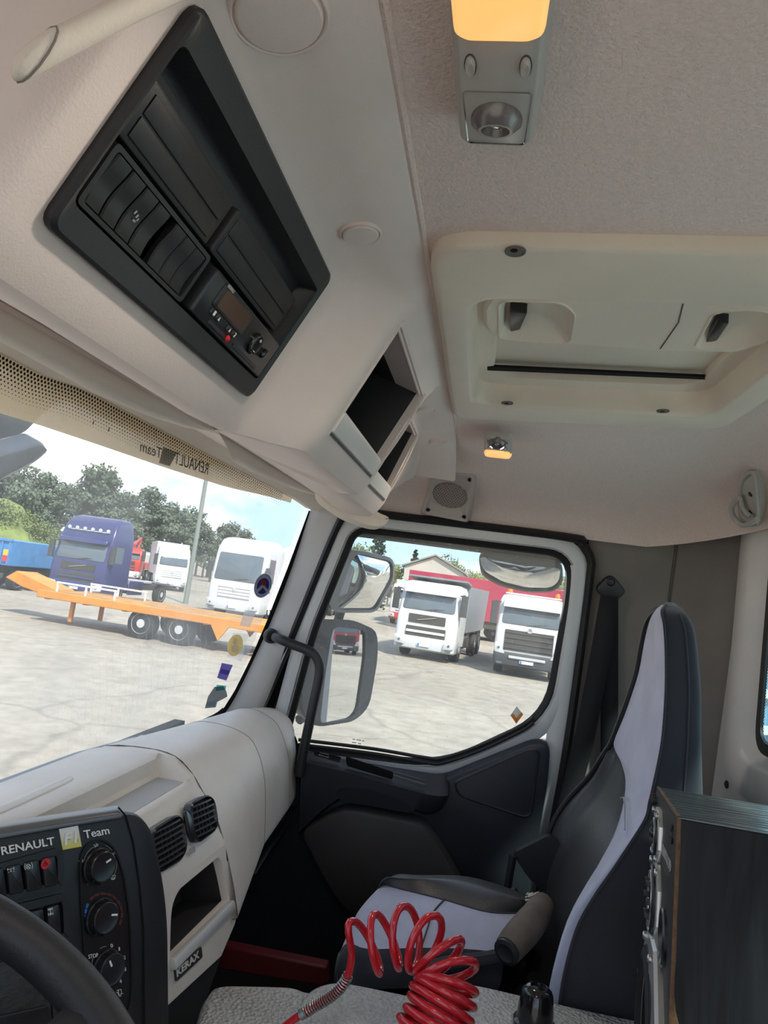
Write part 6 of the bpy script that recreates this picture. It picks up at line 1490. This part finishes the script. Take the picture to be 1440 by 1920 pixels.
# lamp post
lpz = thing('lamp_post', 'grey lamp post standing behind the orange trailer', 'lamp post', (40.0, 17.25, 0), metres=True)
B(True).tube([(40, 17.25, 0), (40, 17.25, 5), (40, 17.25, 12.5)], [.15, .13, .10], 12).build('pole', mat('post_grey', (.20, .23, .20), .6), lpz)
B(True).tube([(40, 17.25, 12.3), (39.6, 17.2, 12.9), (38.2, 17.0, 13.1)], .05, 8).build('arm', mat('post_arm_grey', (.3, .3, .3), .5), lpz); B(True).box((37.9, 17.0, 13.08), (.8, .3, .12)).build('lamp_head', TLIGHT, lpz, bevel=.03)
# building
bl = thing('warehouse', 'pale gabled building behind the white tipper truck', 'building', (95, 9, 0), metres=True)
WALLB = mat('warehouse_wall', (.50, .47, .42), .8)
B(True).prism([(92, 3.2, 0), (92, 10.8, 0), (92, 10.8, 5.6), (92, 7.0, 7.3), (92, 3.2, 5.6)], (14, 0, 0)).build('wall', WALLB, bl, smooth=0)
for s, (ya, za, yb_, zb) in enumerate(((2.8, 5.5, 7.0, 7.4), (11.2, 5.5, 7.0, 7.4))): B(True).prism([(91.6, ya, za), (91.6, yb_, zb), (91.6, yb_, zb+.2), (91.6, ya, za+.2)], (15, 0, 0)).build('roof_slope', mat('warehouse_roof', (.28, .25, .23), .8), bl, smooth=0)
bbox('door', bl, TGREY, 91.9, 92.0, 5.5, 8.5, 0, 3.6, 0)
for y in (3.7, 9.6): bbox('window', bl, TGLASS, 91.9, 92.0, y, y+.9, 2.4, 3.8, 0)

# ------------------------------------------------------------------ trees
def leafmat(name, a, c):
    return mat(name, a, .8, spec=.2, var=.35, vscale=.8, vcol=c)
LP = leafmat('pine_needles', (.13, .165, .115), (.06, .085, .065)); LD = leafmat('deciduous_leaves', (.17, .21, .075), (.08, .115, .05)); LC = leafmat('conifer_needles', (.035, .065, .040), (.014, .028, .020)); BARK = mat('bark', (.10, .075, .055), .9); LY = leafmat('spring_leaves', (.26, .27, .07), (.12, .14, .04))  # pine and broadleaf greens lightened, haze put into their colour
def tree(kind, label, seed, h, m):
    rn = random.Random(seed); t = thing({'pine': 'pine_tree', 'cone': 'fir_tree', 'bush': 'broadleaf_tree'}[kind], label, 'tree', (0, 0, 0), None, metres=True)
    B(True).tube([(0, 0, 0), (.1*rn.random(), 0, h*.5), (0, 0, h*.93)], [.022*h, .016*h, .004*h], 8).build('trunk', BARK, t)
    b = B(True); bl_ = []
    if kind == 'pine':
        for k in range(20):
            z = h*(.22+.74*rn.random()); r = h*.15*(1.25-(z/h))*2.0; a = rn.random()*2*PI; bl_.append((V(math.cos(a)*r*rn.random(), math.sin(a)*r*rn.random(), z), h*.10*(.7+.6*rn.random())))
    elif kind == 'cone':
        for k in range(34):
            z = h*(.10+.88*k/33); r = h*.20*(1-z/h)+.02*h; a = k*2.4; bl_.append((V(math.cos(a)*r*.6, math.sin(a)*r*.6, z), r*.72))
    else:
        for k in range(14):
            z = h*(.28+.6*rn.random()); r = h*.26; a = rn.random()*2*PI; bl_.append((V(math.cos(a)*r*rn.random(), math.sin(a)*r*rn.random(), z), h*.15*(.7+.6*rn.random())))
    for c, r in bl_:
        for k in range(110 if kind != 'cone' else 50):
            d = V(rn.gauss(0, 1), rn.gauss(0, 1), rn.gauss(0, .8)).normalized(); p = c+V(d.x*r, d.y*r, d.z*r*.8)*(.55+.5*rn.random())
            if kind == 'cone': p.z -= .1*r
            u = V(rn.gauss(0, 1), rn.gauss(0, 1), rn.gauss(0, 1)).normalized(); w = d.cross(u).normalized(); s_ = h*.016*(.7+.7*rn.random())
            b.face([p-u*s_, p+w*s_*.9, p+u*s_, p-w*s_*.9])
    b.build('foliage', m, t, smooth=0, kind='stuff')
    return t
protos = {}
def put(kind, var, x, y, h, label, group, m):
    key = (kind, var)
    if key not in protos:
        protos[key] = tree(kind, label, 100+len(protos), 10.0, m); o = protos[key]
    else:
        o = dup(protos[key], (0, 0, 0), 0, label, group)
    o.location = (x, y, 0); o.rotation_euler = (0, 0, random.random()*6.28); s_ = h/10; o.scale = (s_, s_, s_); o['label'] = label; o['group'] = group
    return o
def dirpos(px, D):
    d = ray(px, 1125+.14*(px-910)); k = D/math.hypot(d.x, d.y); return d.x*k, d.y*k
def height(px, top, D): return 2.65 + (1125+.14*(px-910)-top)/F*D*1.03
rt_ = random.Random(21)
tops = [(-160, 850), (-60, 868), (0, 872), (40, 893), (70, 898), (105, 918), (135, 905), (165, 892), (200, 905), (230, 930), (262, 925), (290, 950), (330, 945), (350, 955), (400, 985), (430, 992), (470, 1010), (560, 1030)]
def topat(px):
    for (a, ya), (c, yc) in zip(tops, tops[1:]):
        if a <= px <= c: return ya+(yc-ya)*(px-a)/(c-a)
    return 1000
px_ = -180
while px_ < 470:
    D = 95+40*rt_.random(); x, y = dirpos(px_, D)
    put('pine', rt_.randrange(3), x, y, height(px_, topat(max(-160, min(560, px_)))+rt_.uniform(-10, 26), D), *( ('dark pine tree behind the blue skip at the left edge', 'pines behind the blue skip') if px_ < 95 else (('dark pine tree rising behind the dark blue tractor unit', 'pines behind the tractor unit') if px_ < 275 else (('pine tree between the dark blue tractor and the lamp post', 'pines left of the lamp post') if px_ < 365 else ('pine tree right of the lamp post, behind the white truck', 'pines right of the lamp post')))), LP)
    px_ += rt_.uniform(9, 16)
for k in range(14):
    px_ = -150+k*18+rt_.uniform(-6, 6); D = 85+rt_.random()*8; x, y = dirpos(px_, D)
    put('bush', 0, x, y, height(px_, topat(px_)+rt_.uniform(55, 85), D), 'low yellow green tree in front of the pines', 'low trees under the pines', LD)
b = B(True); hp_ = [ (-260, 915), (-100, 935), (0, 942), (32, 955), (60, 988), (110, 1012)]
hr = []
for px_, top in hp_:
    x, y = dirpos(px_, 78); x2, y2 = dirpos(px_, 92); h = height(px_, top, 90); hr.append([V(x, y, -.1), V((x+x2)/2, (y+y2)/2, max(.3, h*.6)), V(x2, y2, max(.4, h)), V(x2*1.15, y2*1.15, max(.2, h*.5)), V(x2*1.2, y2*1.2, -.1)])
b.grid(hr).build('grass_bank', mat('bank_grass', (.16, .20, .05), .95, var=.35, vscale=.6), kind='structure', smooth=80)
for px_, top, D, kind, v_, lab, m in ((700, 985, 75, 'cone', 0, 'tall spreading conifer above the upper mirror', LC), (655, 1012, 70, 'bush', 1, 'broad green tree left of the tall conifer', LD), (770, 1032, 100, 'cone', 1, 'slim pointed fir left of the pale building roof', LC),
        (850, 1040, 110, 'bush', 3, 'tall olive green tree behind the building roof', LD), (742, 1055, 95, 'bush', 2, 'yellow green tree beside the upper mirror', LY), (825, 1048, 120, 'bush', 3, 'bushy tree right behind the building gable', LD)):
    x, y = dirpos(px_, D); put(kind, v_, x, y, height(px_, top, D), lab, None, m); 
for k, px_ in enumerate((730, 800, 880, 905, 930, 955, 985, 1012, 1040, 1068, 1095, 1130)):
    D = 105+rt_.random()*20; x, y = dirpos(px_, D); put('bush', 2, x, y, height(px_, 1075+rt_.uniform(-14, 16)+.1*(px_-900), D), 'spring green tree beyond the red trailer', 'spring green trees beyond the trailer', LY)
for k in range(9):
    a = math.radians(-32-k*9); D = 60+rt_.random()*25; put('bush', 1, D*math.cos(a), D*math.sin(a), 9+rt_.random()*4, 'green tree behind the cab, seen through the rear window', 'green trees behind the cab', LD)
for o in list(bpy.data.objects):
    if 'group' in o and not o['group']: del o['group']

# ------------------------------------------------------------------ mirrors on the outside of the cab
MH = mat('mirror_housing', (.10, .105, .11), .45, var=.1, vscale=8); MHL = mat('mirror_housing_pale', (.42, .43, .44), .4)
def mirror(name, label, glass_px, c_px, X, rdir, hous, depth, m_h, dome=0.0, pad=6, trim=.006):
    M0 = atX(c_px[0], c_px[1], X); d = M0.normalized(); n = (Vector(rdir).normalized()-d).normalized()
    g = fil([PL(x, y, M0, n) for x, y in glass_px], .02, 4)
    r = thing(name, label, 'mirror', M0)
    c = sum(g, V())/len(g); loops = []
    for f in (1.0, .8, .6, .4, .2):
        loops.append([c+(p-c)*f+n*(.002+dome*(1-f*f)) for p in g])
    b = B(); b.grid(loops, cu=True); b.f.append([b.P(p) for p in loops[-1]]); b.build('mirror_glass', MIRROR, r, smooth=80)
    h = fil([PL(x, y, M0, n) for x, y in hous], .03, 4); h = resample(h+[h[0]], 61)[:-1]; gg = resample(g+[g[0]], 61)[:-1]
    # start both loops at the same corner
    k = min(range(60), key=lambda i: (h[i]-gg[0]).length); h = h[k:]+h[:k]
    if (h[5]-gg[5]).length > (h[-5]-gg[5]).length: h = [h[0]]+h[:0:-1]
    hc = sum(h, V())/len(h)
    b = B(); b.grid([gg, [p+n*.008 for p in gg], [p+n*.006 for p in h], h, [hc+(p-hc)*.93-n*depth*.55 for p in h], [hc+(p-hc)*.6-n*depth for p in h]], cu=True); b.f.append([b.P(hc+(p-hc)*.6-n*depth) for p in h])
    b.build('housing', m_h, r, smooth=60)
    return r, M0, n
rev = (.10, -.99, -.10)
m1, c1, n1_ = mirror('wide_angle_mirror', 'upper convex door mirror with pale housing outside the passenger window', [(667, 1036), (733, 1052), (734, 1084), (700, 1143), (634, 1143), (629, 1126), (655, 1050)], (685, 1095), 2.02, (.22, -.95, -.20), [(640, 1034), (668, 1030), (737, 1046), (738, 1088), (704, 1148), (625, 1148), (612, 1130), (622, 1070)], .09, MHL, dome=.022)
m2, c2, n2_ = mirror('main_door_mirror', 'lower tall door mirror in dark housing outside the passenger window', [(624, 1174), (681, 1181), (681, 1230), (667, 1330), (655, 1346), (596, 1358), (606, 1270), (618, 1190)], (640, 1268), 2.02, (.12, -.985, -.068), [(585, 1160), (660, 1162), (705, 1182), (706, 1232), (690, 1325), (662, 1352), (590, 1363), (566, 1345), (562, 1260), (570, 1180)], .10, MH)
ma = thing('mirror_bracket', 'dark bracket carrying the two door mirrors', 'bracket', V(2.1, .5, -.3))
B().tube(cat_rom([atX(612, 1040, 1.99), c1-n1_*.05+V(.02, .03, .03), c1-n1_*.06, lerp(c1, c2, .5)-n1_*.07, c2-n2_*.07, c2-n2_*.06+V(0, .02, -.10), atX(560, 1350, 2.0)], 6), .014, 8).build('arm', MH, ma)
m3, c3, n3_ = mirror('kerb_mirror', 'wide curved kerb mirror hanging above the passenger window', [(898, 1038), (975, 1056), (1053, 1061), (1050, 1090), (1036, 1104), (990, 1104), (940, 1092), (906, 1072), (899, 1056)], (975, 1080), 2.10, (.35, -.10, -.93), [(897, 1035), (930, 1026), (1000, 1034), (1054, 1052), (1056, 1090), (1038, 1108), (988, 1108), (936, 1096), (902, 1076)], .06, MH, dome=.012)
kb_ = thing('kerb_mirror_bracket', 'short dark bracket above the kerb mirror', 'bracket', c3+V(0, 0, .1))
B().tube([c3-n3_*.05, c3-n3_*.05+V(-.03, 0, .06), V(1.93, c3.y, .20)], .014, 8).build('arm', MH, kb_); B().lathe([(.022, -.02), (.024, .0), (.022, .02)], c3-n3_*.045, (0, 1, 0), 14).build('knuckle', BLACK, kb_)
# front mirror over the windscreen, and its arm
fm = thing('front_mirror', 'grey front mirror hanging outside the windscreen at the left edge', 'mirror', atY(15, 850, .98))
pts_ = [(-60, 838), (10, 822), (48, 810), (64, 826), (40, 848), (0, 870), (-70, 900)]
o = fil([atY(x, y, .98) for x, y in pts_], .02, 4); B().plate(o, (0, -.8, -.3), .05, .016).build('housing', MHL, fm)
oo_ = [atY(x, y, 1.0) for x, y in [(-60, 700), (40, 705), (128, 742), (85, 770), (45, 812), (-60, 840)]]
B().prism(fil(oo_, .02, 3), (0, .03, 0)).build('arm_shroud', mat('shroud_blue_grey', (.10, .13, .16), .5), fm)
# wiper lying at the foot of the windscreen
wp = thing('windscreen_wiper', 'grey windscreen wiper lying along the foot of the windscreen', 'wiper', atW(150, 1425, -.03))
B().tube([atW(x, y, -.02) for x, y in [(-120, 1512), (0, 1470), (140, 1418), (250, 1388)]], .008, 8).build('arm', mat('wiper_grey', (.42, .43, .44), .5), wp)
B().tube([atW(x, y, -.012) for x, y in [(-60, 1502), (60, 1455), (170, 1408), (292, 1378)]], .006, 8).build('blade', MATS['wiper_grey'], wp)
for x, y in ((190, 1402), (230, 1392), (265, 1383)): B().box(atW(x, y, -.015), (.02, .012, .008)).build('blade_clip', MHL, wp, bevel=.002)
# own lorry behind the cab, for the mirrors
ow = thing('own_lorry_rear', 'white chassis side and body of this lorry behind the cab', 'truck', (0, -3, 0), metres=True)
bbox('side_panel', ow, TW, .2, 2.34, -6.5, -1.4, .9, 1.55, .03); bbox('chassis', ow, DIRT, .5, 1.6, -7.5, 1.0, .6, .9)
for y in (-4.2, -5.6): wheel(ow, 2.1, y, .5, .34, 1)
wheel(ow, 2.1, .1, .5, .34, 1)
